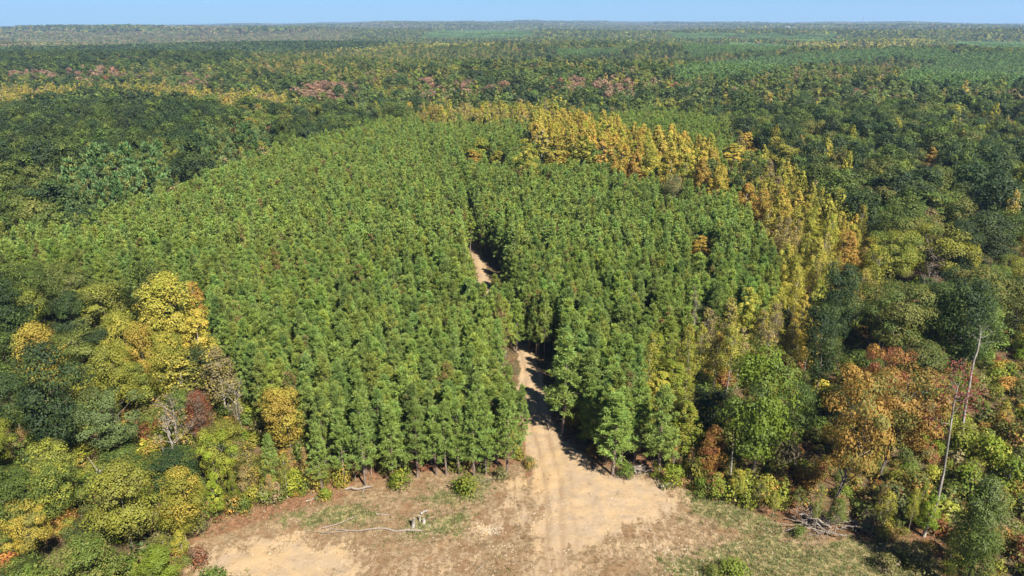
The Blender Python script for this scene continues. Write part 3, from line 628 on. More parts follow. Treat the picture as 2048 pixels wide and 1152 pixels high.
# left side
for a in (
    ('t', 325, 545, 18, 140, 'oak', 'yellow', 'yellow green', 'tallest bright yellow tree against the left side of the pines', 'the tallest yellow tree', 0),
    ('t', 382, 556, 15, 44, 'poplar', 'orange', 'golden', 'narrow orange tree on the right shoulder of the tallest yellow tree', None, 0),
    ('t', 385, 615, 15, 70, 'poplar', 'yellow', 'golden', 'yellow tree directly against the pines below the narrow orange one', None, 1),
    ('t', 228, 618, 16, 80, 'oak', 'yellow green', 'yellow', 'yellow-green tree left of the tallest yellow tree', None, 1),
    ('t', 275, 640, 15, 82, 'oak', 'golden', 'yellow green', 'golden tree in the middle of the yellow group on the left', 'the yellow group', 2),
    ('t', 322, 660, 15, 88, 'oak', 'yellow green', 'yellow', 'pale yellow-green tree at the front of the yellow group', None, 3),
    ('t', 205, 690, 15, 100, 'oak', 'yellow green', 'olive green', 'olive-yellow tree at the lower left of the yellow group', None, 4),
    ('t', 345, 668, 12, 46, 'pine', 'pine_blue', 'pine', 'small bluish pine tucked into the yellow group', None, 0),
    ('t', 62, 648, 15, 112, 'oak', 'golden', 'yellow', 'gold-orange tree behind the big dark tree at the left edge', None, 0),
    ('b', 138, 940, 682, 150, 'oak', 'deep blue green', 'dark green', 'big dark green tree with a pale leaning trunk at the left edge', 'the big dark tree', 1),
    ('b', 240, 935, 778, 135, 'spread', 'pale green', 'mid green', 'pale green tree with several grey stems left of the bare tree', 'the pale green tree', 1),
    ('b', 356, 942, 808, 135, 'bare', 'orange', 'tan', 'mostly bare grey tree with a few orange leaves on the left', 'the bare grey tree', 1),
    ('t', 388, 778, 10, 64, 'oak', 'rust red', 'grey brown', 'rust-brown tree behind the bare grey tree', None, 2),
    ('t', 428, 690, 14, 90, 'thin', 'tan', 'yellow', 'tall thin nearly bare tree against the pines', 'the thin bare tree', 0),
    ('t', 465, 735, 13, 80, 'bare', 'tan', 'yellow', 'thin bare pale tree right of the tall thin one', None, 3),
    ('t', 350, 700, 12, 110, 'thin', 'olive green', 'yellow', 'thin olive tree with pale stems below the yellow group', None, 1),
    ('b', 582, 915, 766, 102, 'oak', 'golden', 'yellow', 'bright golden-yellow rounded tree at the left corner of the pine front', 'the bright golden tree', 3),
    ('b', 452, 1005, 862, 84, 'spread', 'yellow green', 'bright green', 'yellow-green maple between the bare tree and the golden tree', None, 0),
    ('b', 270, 1112, 925, 150, 'oak', 'yellow green', 'olive green', 'large yellow-green tree on the left edge of the clearing', 'the clearing-edge tree', 4),
    ('b', 378, 1095, 938, 105, 'oak', 'yellow green', 'golden', 'yellow-green tree with golden leaves beside the bare soil on the left', None, 0),
    ('b', 80, 1150, 1012, 100, 'spread', 'golden', 'olive green', 'small gold-olive tree at the bottom left', None, 2),
    ('b', 130, 1050, 925, 120, 'oak', 'mid green', 'yellow green', 'rounded green tree left of the fallen log', None, 2),
    ('b', 25, 1060, 945, 130, 'oak', 'mid green', 'dark green', 'green tree at the left edge of the picture above the gold-olive one', None, 3),
    ('b', 5, 985, 830, 80, 'spread', 'yellow green', 'mid green', 'yellow-green tree at the far left edge beside the big dark tree', None, 1),
    ('b', 195, 1210, 1075, 150, 'oak', 'mid green', 'olive green', 'low green tree at the bottom edge below the large clearing-edge tree', None, 1),
    ('b', 330, 1195, 1095, 90, 'oak', 'bright green', 'mid green', 'small bright green tree at the bottom edge left of the bare soil', None, 4),
    ('b', 508, 1000, 880, 60, 'thin', 'olive green', 'golden', 'thin olive sapling tree left of the golden tree', None, 0),
    ('t', 580, 738, 11, 62, 'bare', 'tan', 'dusky pink', 'bare brownish tree just behind the bright golden tree', None, 0)):
    hero(*a)
# pines whose stems show along the front
for px, py, tp, w, lab in ((731, 972, 795, 62, 'front pine with a tall bare stem over a fallen log'), (785, 962, 815, 66, 'front pine right of the one over the fallen log'), (835, 955, 800, 64, 'front pine above the yellow-green bush'),
    (873, 950, 815, 56, 'front pine left of the pair of bare pale stems'), (893, 950, 805, 58, 'front pine with a pale stem, left of centre'), (918, 948, 800, 58, 'front pine behind the tall green weeds'),
    (948, 952, 790, 62, 'front pine with a dark stem behind the right end of the weeds'), (972, 950, 800, 58, 'front pine second from the track mouth on the left'), (1014, 949, 772, 66, 'front pine nearest the track mouth on its left'),
    (1043, 905, 770, 40, 'slender see-through pine leaning over the left side of the track mouth'), (1225, 950, 790, 92, 'broad front pine on the right of the track mouth'), (1318, 955, 775, 84, 'front pine above the bright bush right of the sand'),
    (1126, 868, 668, 92, 'tall pine at the right side of the track behind the sand'), (1172, 872, 700, 84, 'pine behind the broad front pine by the track'), (1268, 925, 760, 74, 'pine between the two front pines right of the track'),
    (645, 985, 850, 52, 'low pine left of the front row beside the golden tree'), (548, 985, 868, 44, 'small slim pine in front of the golden tree'), (690, 968, 820, 56, 'front pine left of the one over the fallen log')):
    hero('b', px, py, tp, w, 'pine', 'pine', 'pine_blue', lab, {731: 'the long-stemmed pine', 1014: 'the track mouth', 1225: 'the broad front pine', 1126: 'the trackside pine'}.get(px))

# automatic planting -------------------------------------------------
def keep_off(x, y, m_clear, m_track):
    w = 1.65 - 1.12 * smooth(122, 126, y) + 1.12 * smooth(134, 139, y) - 1.2 * smooth(186, 194, y) + .16 * np.sin(y * .23)   # pines lean over the track where it dips out of sight
    if m_track > 3.5: w = np.where(inside(GAP, x, y) | inside(GAP2, x, y), 99, w)
    return (sdf(CLEAR, x, y) < -m_clear) & (segdist(TRACK, x, y) > m_track * w) & ~inside(BRUSH, x, y) & ~((x > 12) & (y < 76))
GAP2 = wpoly([(530, 1010), (700, 975), (700, 880), (640, 860), (540, 900)])
GAP = wpoly([(1425, 955), (1480, 1008), (1640, 1065), (1700, 1000), (1640, 925), (1500, 925)])
BRUSH = wpoly([(1725, 1078), (1770, 985), (1850, 900), (1930, 800), (2010, 740), (2200, 720), (3600, 900), (3600, 1400), (1850, 1400)])
def plant(d0, d1, lod):
    # pines in rows
    sx, sy = (2.5, 2.4) if d1 < 460 else (4.3, 3.9)
    x, y = lattice(d0, d1, sx, sy, .13, .44)
    z = T(x, y); px, py, _ = proj(x, y, z + 10.5); rg = region(px, py); k = rg == 'pine'
    x, y = x[k], y[k]; k = keep_off(x, y, .8, 2.9) & free(x, y, 1.0) & (rng.random(len(x)) > .035); x, y = x[k], y[k]
    sf = 1.0 if d1 < 460 else 1.35
    for a, b in zip(x, y):
        H = rng.normal(12.2, 1.25) * (1 if d1 < 460 else 1.05); trees.append([a, b, H, 2.12 * sf * rng.uniform(.85, 1.18), 'pine', ('pine', 'pine_yellow', 'pine', 'pine_blue')[int(rng.integers(4))] if d1 < 460 else 'pine_far', 'pine_rust' if rng.random() < .07 else ('pine_yellow' if rng.random() < .3 else 'pine_blue'), 'pine'])
    # slender yellow trees stand closer than the big crowns
    for step, regs in ((4.6, ('grove', 'slope', 'yellow')), (8.5, ('wood', 'right', 'left', 'dark', 'tan', 'pink', 'ymix', 'bigp'))):
        s_ = step if d1 < 460 else step * 1.12
        x, y = lattice(d0, d1, s_, s_, .4, .42); z = T(x, y); px, py, _ = proj(x, y, z + 12); rg = region(px, py); fr = py < 235
        rj = region(px + rng.normal(0, 1, len(px)) * np.where(fr, 16, 9), py + rng.normal(0, 1, len(px)) * np.where(fr, 4, 5)); rj[(rj == 'pine') | (rj == 'bigp')] = 'wood'
        hold = (rg == 'pine') | (rg == 'bigp') | ~np.isin(rj, regs); rg = np.where(hold, rg, rj)
        k = np.isin(rg, regs) & keep_off(x, y, 1.4, 4) & free(x, y, 1.6); x, y, rg, px, py = x[k], y[k], rg[k], px[k], py[k]
        for a, b, r_, u_, v_ in zip(x, y, rg, px, py):
            mx = MIX[r_]; w = np.array([m[3] for m in mx], float)
            # neighbours of one sort stand together
            q = (math.sin(a * .031 + b * .017) + math.sin(b * .043 - a * .011 + 2)) * .25 + .5
            cs = np.cumsum(w) / w.sum(); j = int(np.searchsorted(cs, np.clip(q * .45 + rng.random() * .775 - .1125, 0, .9999)))
            kd, t1, t2, _, h0, h1 = mx[j]
            H = rng.uniform(h0 - 1.5, h1 + 1); f = H / H0[kd][0] * rng.uniform(.78, 1.28)
            if r_ == 'left' and v_ > 640: H *= .85
            R = H0[kd][1] * f * (1.12 if d1 > 460 else 1.0) * (1.06 if kd == 'oak' else 1)
            trees.append([a, b, H, R, kd, t1, t2, r_])
plant(0, 450, 0); plant(450, 1500, 1)
for _ in range(2200):
    a, b = rng.uniform(-48, 52), rng.uniform(62, 112); c_ = float(sdf(CLEAR, np.array(a), np.array(b)))
    if -4 < c_ < -.7 and segdist(TRACK, np.array(a), np.array(b)) > 4 and all(math.hypot(a - t[0], b - t[1]) > 2.0 for t in trees[-120:]):
        u_ = rng.random(); kd, t1, t2 = ('thin', 'olive green', 'yellow green') if u_ < .3 else ('thin', 'yellow green', 'yellow') if u_ < .5 else ('thin', 'tan', 'orange') if u_ < .65 else ('poplar', 'bright green', 'yellow green') if u_ < .8 else ('thin', 'mid green', 'olive green')
        if a > 6 and a < 20: continue
        trees.append([a, b, rng.uniform(3.5, 7.5), rng.uniform(.8, 1.5), kd, t1, t2, 'edge'])
HV = []
for h in HERO:
    z0 = float(T(h['x'], h['y'])); cx, ct, dp = proj(h['x'], h['y'], z0 + h['H']); cb_ = proj(h['x'], h['y'], z0 + h['H'] * .35)[1]; HV.append((float(cx), float(ct), float(cb_), h['R'] / float(dp) * FPX, h['y'], h['kind']))
for px, pt, pb, w_, by in ((180, 940, 1030, 34, 1020), (1640, 1000, 1085, 80, 1062), (1885, 700, 1072, 16, 1073), (1955, 660, 800, 14, 880)):
    HV.append((px, pt, pb, w_, unproj(px, by)[1], 'log'))
def covers(t):
    x, y, H, R = t[:4]
    if y > 330: return False
    z0 = float(T(x, y)); px, pt, dp = proj(x, y, z0 + H); r = R / dp * FPX
    for cx, ct, cb_, w, hy, kd in HV:
        if y < hy and abs(px - cx) < (w + r) * (.60 if kd != 'pine' else .45) and pt < ct * .3 + cb_ * .7 and pt > ct - (cb_ - ct) * 2.2: return True
    return False
low = []
for t in trees:                          # smaller trees fill in where a tall one would hide a marked one
    if t[4] in ('oak', 'spread') and t[1] < 330 and covers(t):
        q = [t[0], t[1], t[2] * .5, t[3] * .62, *t[4:]]
        if not covers(q): low.append(q)
trees[:] = [t for t in trees if not (t[4] not in ('pine', 'thin') and t[7] != 'edge' and covers(t)) and not (t[4] == 'pine' and t[1] > 125 and covers(t))] + low

# ------------------------------------------------------------------ things of their own: the trees that show largest
LAND = [(h['x'], h['y'], h['lm']) for h in HERO if h['lm']]
CNAME = {'spread': 'broad-crowned', 'oak': 'rounded', 'poplar': 'slender', 'thin': 'thin-leaved', 'bare': 'nearly leafless', 'pine': 'plantation', 'bigpine': 'tall layered'}
PHR = {'pine': 'green', 'pine_blue': 'bluish green', 'pine_far': 'dark green'}
def where(x, y):
    best = min(LAND, key=lambda l: math.hypot(l[0] - x, l[1] - y)); dx, dy = x - best[0], y - best[1]; D = math.hypot(dx, dy)
    px = proj(x, y, 8.)[0] - proj(best[0], best[1], 8.)[0]
    side = 'right of' if px > 0 else 'left of'
    if abs(dx) < .45 * abs(dy): s = 'straight behind' if dy > 0 else 'straight in front of'
    elif abs(dy) < .45 * abs(dx): s = side
    else: s = ('behind and ' if dy > 0 else 'in front and ') + side
    far = 'close ' if D < 7 else ('' if D < 16 else ('well ' if D < 32 else 'far '))
    return far + s + ' ' + best[2]
def tree_name(kind): return {'pine': 'pine_tree', 'bigpine': 'tall_pine_tree', 'poplar': 'poplar_tree', 'thin': 'thin_tree', 'bare': 'bare_tree', 'shrub': 'shrub'}.get(kind, 'broadleaf_tree')
def tree_cat(kind): return {'pine': 'pine', 'bigpine': 'pine', 'shrub': 'shrub'}.get(kind, 'tree')
def place_tree(x, y, H, R, kind, t1, t2, label, group, lod, v, tilt=0, amt=.16, pale=False):
    tm, cm = model(kind, lod, v); h0, r0 = H0[kind]
    r = obj(tree_name(kind), None, loc=(x, y, float(T(x, y))), rot=(0, math.radians(tilt), rng.random() * 6.28 if tilt == 0 else 0), sc=(R / r0, R / r0, H / h0))
    r['label'] = label; r['category'] = tree_cat(kind)
    if group: r['group'] = group
    t = obj('stems' if kind == 'shrub' else 'trunk', tm, r); c = obj('foliage' if kind == 'shrub' else 'crown', cm, r)
    c['tint'] = jit(TINT[t1], amt); c['tint2'] = jit(TINT[t2], amt)
    return r
GR = {'pine': 'pines of the plantation', 'shrub': 'shrubs along the wood edge'}
for i, h in enumerate(HERO):
    lod = 0 if h['y'] < 260 else 1
    place_tree(h['x'], h['y'], h['H'], h['R'], h['kind'], h['t1'], h['t2'], h['label'], 'pines along the front of the plantation' if h['kind'] == 'pine' and h['y'] < 120 else None, lod, h['v'] if h['v'] is not None else i, h['tilt'], .06)
A = np.array([[t[0], t[1], t[2]] for t in trees]); zt = T(A[:, 0], A[:, 1]); tpx, tpy, tdp = proj(A[:, 0], A[:, 1], zt + A[:, 2] * .85)
infr = (tpx > -10) & (tpx < 2058) & (tpy > 0) & (tpy < 1152)
single = np.zeros(len(trees), bool)
for kinds, lim in ((('pine',), 282), (('oak', 'spread', 'bare'), 230), (('poplar', 'thin'), 150), (('bigpine',), 60)):
    idx = [i for i in np.argsort(tdp) if infr[i] and trees[i][4] in kinds][:lim]; single[idx] = True
order = [i for i in np.argsort(tdp) if single[i]]
ORD = 'first second third fourth fifth sixth seventh eighth ninth tenth eleventh twelfth thirteenth fourteenth fifteenth'.split()
base_label = {}
for i in order:
    x, y, H, R, kd, t1, t2, rg = trees[i]
    if kd == 'pine': lab = 'plantation pine ' + where(x, y)
    elif kd == 'bigpine': lab = 'tall layered pine ' + where(x, y)
    else: lab = f"{t1} {CNAME[kd]} tree {where(x, y)}"
    base_label.setdefault(lab, []).append(i)
label_of = {}
for lab, ii in base_label.items():
    if len(ii) == 1: label_of[ii[0]] = lab; continue
    ranks = [ii] if len(ii) <= 6 else [ii[k:k + 6] for k in range(0, len(ii), 6)]      # ii runs from near to far
    for q, rk in enumerate(ranks):
        for p_, i in enumerate(sorted(rk, key=lambda i: tpx[i])):
            label_of[i] = lab + (f", {ORD[q]} rank" if len(ranks) > 1 else '') + f", {ORD[p_]} " + ('along' if len(ranks) > 1 else 'from left')
for i in order:
    x, y, H, R, kd, t1, t2, rg = trees[i]
    if kd == 'pine': grp = 'pines of the plantation'
    elif kd == 'bigpine': grp = 'tall pines beyond the plantation'
    else: grp = {'right': 'trees of the right-hand wood', 'left': 'trees of the left-hand wood', 'slope': 'yellow poplars on the slope', 'grove': 'golden grove', 'edge': 'saplings along the clearing'}.get(rg, 'trees of the mixed wood')
    lod = 0 if tdp[i] < 190 else 1
    if len(label_of[i].split()) > 16: label_of[i] = label_of[i].replace('behind and ', 'behind-').replace('in front and ', 'ahead-')
    if len(label_of[i].split()) > 16: label_of[i] = label_of[i].replace(' tree', '', 1)
    if len(label_of[i].split()) > 16: label_of[i] = label_of[i].replace('straight ', '').replace('deep blue green', 'blue-green')
    if len(label_of[i].split()) > 16: label_of[i] = label_of[i].replace(' green', '-green')
    place_tree(x, y, H, R, kd, t1, t2, label_of[i], grp, lod, int(rng.integers(99)))

# ------------------------------------------------------------------ the rest of each kind as one mass
def scatter(name, protos, pts, rotz, scl, tint, tint2, idx, label=None, cat=None, tilt=None):
    """protos: meshes in a collection that is not part of the scene"""
    pc = bpy.data.collections.new(name + '_sources')
    for k, me in enumerate(protos): pc.objects.link(bpy.data.objects.new(f'{name}_source_{k:02d}', me))
    me = bpy.data.meshes.new(name); me.vertices.add(len(pts)); me.vertices.foreach_set('co', np.asarray(pts, np.float32).ravel())
    def at(n, t, key, v): a = me.attributes.new(n, t, 'POINT'); a.data.foreach_set(key, np.asarray(v).ravel())
    at('spin', 'FLOAT', 'value', np.asarray(rotz, np.float32)); at('size', 'FLOAT_VECTOR', 'vector', np.asarray(scl, np.float32)); at('which', 'INT', 'value', np.asarray(idx, np.int32))
    one = np.ones((len(pts), 1))
    at('tint', 'FLOAT_COLOR', 'color', np.concatenate([tint, one], 1).astype(np.float32)); at('tint2', 'FLOAT_COLOR', 'color', np.concatenate([tint2, one], 1).astype(np.float32))
    o = obj(name, me); o['kind'] = 'stuff'
    if label: o['label'] = label; o['category'] = cat
    ng = bpy.data.node_groups.new(name, 'GeometryNodeTree'); ng.interface.new_socket('Geometry', in_out='INPUT', socket_type='NodeSocketGeometry'); ng.interface.new_socket('Geometry', in_out='OUTPUT', socket_type='NodeSocketGeometry')
    N, L = ng.nodes, ng.links; gi = N.new('NodeGroupInput'); go = N.new('NodeGroupOutput'); m2p = N.new('GeometryNodeMeshToPoints'); ip = N.new('GeometryNodeInstanceOnPoints')
    ci = N.new('GeometryNodeCollectionInfo'); ci.inputs[0].default_value = pc; ci.inputs['Separate Children'].default_value = True; ci.inputs['Reset Children'].default_value = True
    def na(n, t): q = N.new('GeometryNodeInputNamedAttribute'); q.data_type = t; q.inputs[0].default_value = n; return q.outputs[0]
    cx = N.new('ShaderNodeCombineXYZ'); L.new(na('spin', 'FLOAT'), cx.inputs[2])
    L.new(gi.outputs[0], m2p.inputs[0]); L.new(m2p.outputs[0], ip.inputs['Points']); L.new(ci.outputs[0], ip.inputs['Instance']); ip.inputs['Pick Instance'].default_value = True
    L.new(na('which', 'INT'), ip.inputs['Instance Index']); L.new(cx.outputs[0], ip.inputs['Rotation']); L.new(na('size', 'FLOAT_VECTOR'), ip.inputs['Scale']); L.new(ip.outputs[0], go.inputs[0])
    md = o.modifiers.new('planting', 'NODES'); md.node_group = ng; return o
def mass(name, kinds, label, cat):
    I = [i for i in range(len(trees)) if not single[i] and trees[i][4] in kinds]
    if not I: return
    protos, table = [], {}
    P = []; Rz = []; Sc = []; T1 = []; T2 = []; Ix = []
    for i in I:
        x, y, H, R, kd, t1, t2, rg = trees[i]; d = tdp[i]; lod = 0 if d < 170 else (1 if d < 430 else 2); v = int(rng.integers(NV[kd][lod])); key = (kd, lod, v)
        if key not in table: table[key] = len(protos); protos.append(merged(kd, lod, v))
        h0, r0 = H0[kd]; P.append((x, y, zt[i])); Rz.append(rng.random() * 6.28); Sc.append((R / r0, R / r0, H / h0)); T1.append(jit(TINT[t1])); T2.append(jit(TINT[t2])); Ix.append(table[key])
    scatter(name, protos, P, Rz, Sc, np.array(T1), np.array(T2), Ix, label, cat)
mass('plantation_pines', ('pine',), 'rows of green plantation pines filling the middle of the view', 'pines')
mass('mixed_woodland', ('oak', 'spread', 'bare', 'bigpine'), 'mixed green and brown woodland reaching into the distance', 'woodland')
mass('yellow_poplar_wood', ('poplar', 'thin'), 'yellow and golden slender trees spread through the woodland', 'woodland')
print('trees', len(trees), 'single', int(single.sum()))

# distant forest in blocks of crowns
def block(seed, mixname, size=64., n=52, q=34):
    g = np.random.default_rng(seed); b = MB(); k = int(math.sqrt(n)); pts = [((i + g.random()) / k - .5, (j + g.random()) / k - .5) for i in range(k) for j in range(k)]
    for u_, v_ in pts:
        if mixname == 'pine': kd, c, H, R = 'pine', TINT['pine_far'], g.uniform(10, 12), 3.3
        else:
            mx = MIX[mixname]; w = np.array([m[3] for m in mx], float); m_ = mx[int(g.choice(len(mx), p=w / w.sum()))]; kd = m_[0]; c = TINT[m_[1]]; H = g.uniform(m_[4], m_[5]) - 2; R = g.uniform(4.2, 6) if kd in ('oak', 'spread') else 3.8
        c = np.array(c) * g.uniform(.75, 1.25); t = g.random(q) ** .8; a = g.random(q) * 6.28; pr = profile('spire' if kd in ('poplar', 'thin', 'pine') else 'bush', t)
        cb = H * .35; rr = R * pr * g.uniform(.7, 1.05, q)
        p = np.stack([u_ * size + np.cos(a) * rr, v_ * size + np.sin(a) * rr, cb + (H - cb) * t], 1); nr = np.stack([np.cos(a) * (1 - t * .6), np.sin(a) * (1 - t * .6), .35 + t], 1) + g.normal(size=(q, 3)) * .3
        leaves(b, p, nr, R * .62 * g.uniform(.7, 1.3, q), g, None, np.full(q, g.random()), .8, np.repeat(c[None], q, 0))
    return b.build('forest_block', [M_PATCH], True, False, True)
fams = ['wood', 'dark', 'tan', 'ymix', 'pine', 'right', 'pink', 'yellow']
blocks = []; fidx = {}
for f in fams:
    fidx[f] = len(blocks)
    for s_ in range(2 if f in ('pink', 'yellow', 'right') else 3): blocks.append(block(500 + len(blocks), f, n=(110 if f == 'pine' else 52), q=(18 if f == 'pine' else 34)))
fcnt = {f: (2 if f in ('pink', 'yellow', 'right') else 3) for f in fams}
P = []; Rz = []; Sc = []; T1 = []; Ix = []
for d0, d1, st, sc in ((1500, 3600, 56, 1.0), (3600, 7500, 105, 1.9), (7500, 15000, 230, 4.2)):
    x, y = lattice(d0, d1, st, st, 0, .3, .78); z = T(x, y); px, py, _ = proj(x, y, z + 10); rg = region(px, py)
    for a, b, c, r_, v_ in zip(x, y, z, rg, py):
        if r_ in ('left', 'slope', 'grove', 'bigp'): r_ = 'wood'
        if v_ < 60 and r_ != 'pine': r_ = 'tan' if (math.sin(a * .004 + b * .002) > .55) else 'wood'
        zs = sc if sc < 3 else 2.0
        P.append((a, b, c - 1 - (3 if sc > 3 else 0))); Rz.append(rng.random() * 6.28); Sc.append((sc, sc, 1 + (zs - 1) * .5)); T1.append((rng.uniform(.8, 1.2),) * 3); Ix.append(fidx[r_] + int(rng.integers(fcnt[r_])))
scatter('distant_forest', blocks, P, Rz, Sc, np.array(T1), np.array(T1), Ix, 'distant forest fading blue towards the horizon', 'forest')
print('blocks', len(P))

# ------------------------------------------------------------------ shrubs and undergrowth along the edges
def where_edge(x, y):
    px, py, _ = proj(x, y, 1.)
    return where(x, y)
SH = [  # foot pixel, width px, height m, tints, label
 (935, 985, 60, 2.6, 'bright green', 'yellow green', 'bright yellow-green bush in front of the pale-stemmed pines'),
 (800, 975, 50, 2.6, 'bright green', 'yellow green', 'light green bush at the foot of the pines right of the fallen log'),
 (1345, 972, 48, 3.0, 'bright green', 'yellow green', 'round bright yellow-green bush at the corner of the sand'),
 (1310, 955, 24, 2.4, 'bright green', 'yellow green', 'small bright bush left of the round one at the corner of the sand'),
 (1400, 990, 40, 2.6, 'bright green', 'olive green', 'slim light green bush right of the round bright bush'),
 (1465, 1152, 60, 2.0, 'bright green', 'mid green', 'low green bush alone in the grass at the bottom right of the clearing'),
 (1425, 1150, 40, 1.4, 'mid green', 'olive green', 'small dark green bush left of the lone low green one'),
 (650, 1000, 30, 1.7, 'bright green', 'yellow', 'small lime green bush in the litter left of the fallen log'),
 (590, 985, 52, 3.4, 'bright green', 'yellow green', 'green bush below the golden tree'),
 (625, 978, 56, 3.8, 'yellow', 'olive green', 'yellow-flecked bush right below the golden tree'),
 (685, 965, 50, 3.4, 'yellow green', 'orange', 'yellow bush with orange leaves beside the long-stemmed pine'),
 (610, 940, 50, 4.5, 'mid green', 'olive green', 'dark bush behind the yellow-flecked bush'),
 (1480, 1000, 70, 4.0, 'bright green', 'yellow green', 'green bush under the round bright green tree'),
 (1530, 1000, 50, 3.6, 'yellow green', 'orange', 'yellow-green bush by the dark gap in the wood edge'),
 (1560, 985, 46, 3.0, 'olive green', 'rust red', 'dull bush inside the dark gap in the wood edge'),
 (1590, 1010, 50, 2.4, 'orange', 'rust red', 'orange shrub at the foot of the forked orange maple'),
 (1620, 985, 60, 3.4, 'orange', 'golden', 'orange low branches left of the forked orange maple'),
 (1775, 1030, 80, 4.5, 'pale green', 'olive green', 'grey-green bush between the maples and the leaning trunk'),
 (1730, 1060, 60, 2.6, 'grey brown', 'olive green', 'brownish bush right of the brush pile'),
 (1830, 1000, 60, 4.0, 'olive green', 'orange', 'olive and orange bush left of the leaning trunk'),
 (1970, 940, 80, 5.0, 'bright green', 'yellow green', 'large bright green bush right of the leaning trunk'),
 (2015, 975, 80, 4.5, 'bright green', 'yellow green', 'bright green bush at the right edge of the picture'),
 (1925, 985, 70, 4.2, 'bright green', 'mid green', 'mid green bush just right of the leaning trunk'),
 (1920, 910, 70, 4.5, 'yellow green', 'bright green', 'yellow-green bush behind the bright bushes on the right'),
 (2030, 900, 80, 4.5, 'olive green', 'rust red', 'olive and russet bush at the right edge behind the bright ones'),
 (1990, 1060, 70, 3.0, 'pale green', 'tan', 'pale weedy bush at the right edge below the bright ones'),
 (1830, 1130, 80, 2.6, 'olive green', 'tan', 'dull bush at the bottom right beside the crooked tree'),
 (1770, 1140, 50, 2.0, 'olive green', 'grey brown', 'low brown-green bush left of the dull bush at the bottom right'),
 (1600, 1075, 36, 1.6, 'mid green', 'olive green', 'small green bush in front of the brush pile'),
 (430, 1175, 70, 2.2, 'mid green', 'dark green', 'dark low bush at the bottom edge on the bare soil'),
 (400, 1130, 44, 2.4, 'rust red', 'grey brown', 'reddish bush at the left edge of the bare soil'),
 (470, 1030, 44, 3.0, 'olive green', 'orange', 'olive bush right below the yellow-green maple'),
 (420, 1040, 46, 3.2, 'mid green', 'rust red', 'green bush with rusty leaves left of the red litter'),
 (505, 1010, 44, 3.2, 'bright green', 'yellow', 'light green bush beside the thin olive sapling'),
 (555, 1005, 40, 2.8, 'olive green', 'dusky pink', 'pinkish olive bush on the red litter'),
 (1000, 958, 34, 1.8, 'olive green', 'tan', 'small dull bush at the foot of the pines by the track mouth'),
 (1060, 935, 28, 1.6, 'mid green', 'orange', 'small green and orange bush at the left side of the track mouth'),
 (1250, 955, 36, 2.4, 'mid green', 'bright green', 'green bush at the foot of the broad front pine'),
 (1440, 985, 40, 2.8, 'orange', 'olive green', 'orange-brown bush under the small orange tree'),
 (180, 1000, 80, 3.6, 'mid green', 'yellow green', 'green bush behind the fallen log on the left'),
 (300, 970, 60, 3.6, 'bright green', 'mid green', 'bright green bush below the bare grey tree'),
 (60, 1200, 120, 4.0, 'olive green', 'mid green', 'olive bush filling the bottom left corner'),
 (260, 1165, 90, 3.0, 'mid green', 'olive green', 'low bush at the bottom edge beside the low green tree'),
 (1460, 950, 50, 4.5, 'olive green', 'orange', 'olive bush at the left foot of the round bright green tree'),
 (1395, 960, 50, 4.5, 'yellow green', 'olive green', 'yellow-green bush below the young poplars'),
 (1570, 935, 60, 5.0, 'grey brown', 'olive green', 'brownish bush in shade between the round green tree and the maples')]
for px, py, w, H, t1, t2, lab in SH:
    x, y = unproj(px, py); dep = proj(x, y, 1.)[2]; place_tree(x, y, H, w / 2 / FPX * dep, 'shrub', t1, t2, lab, 'shrubs along the clearing', 0, int(rng.integers(9)))
# undergrowth nobody could count, below and behind the edge
x, y = lattice(40, 190, 1.9, 1.9, .3, .45); z = T(x, y); cl = sdf(CLEAR, x, y); px, py, _ = proj(x, y, z + 9); rg = region(px, py)
dn = rng.random(len(x)); k = (((cl < -.3) & (cl > -7) & (dn < .62)) | ((cl <= -7) & (rg != 'pine') & (dn < .62) & (y < 185))) & (segdist(TRACK, x, y) > 3.3)
k &= ~((rg == 'pine') & (cl < -3.5)); k |= inside(BRUSH, x, y) & (cl < -.5) & (dn < .75) & (x < 75)
for bx, by in ((1640, 1060), (1285, 945), (1715, 1058), (1325, 975), (1847, 1073), (1664, 1040), (715, 980), (178, 985)):
    bx, by = unproj(bx, by); k &= np.hypot(x - bx, (y - by) * .8) > (1.6 if bx > 41 else 3.6)
x, y, z = x[k], y[k], z[k]; us = ['mid green', 'olive green', 'yellow green', 'bright green', 'orange', 'rust red', 'tan', 'dark green', 'yellow']; uw = [.22, .25, .13, .1, .07, .05, .08, .06, .04]
c1 = rng.choice(len(us), len(x), p=uw); c2 = rng.choice(len(us), len(x), p=uw); s_ = rng.uniform(.45, 1.35, len(x))
scatter('undergrowth', [merged('shrub', l, v) for l, v in ((0, 0), (0, 1), (0, 2), (1, 0), (1, 1))], np.stack([x, y, z], 1), rng.random(len(x)) * 6.28, np.stack([s_, s_, s_ * rng.uniform(.6, 1.2, len(x))], 1),
        np.array([jit(TINT[us[i]]) for i in c1]), np.array([jit(TINT[us[i]]) for i in c2]), rng.integers(0, 5, len(x)), 'tangled undergrowth below the trees round the clearing', 'undergrowth')

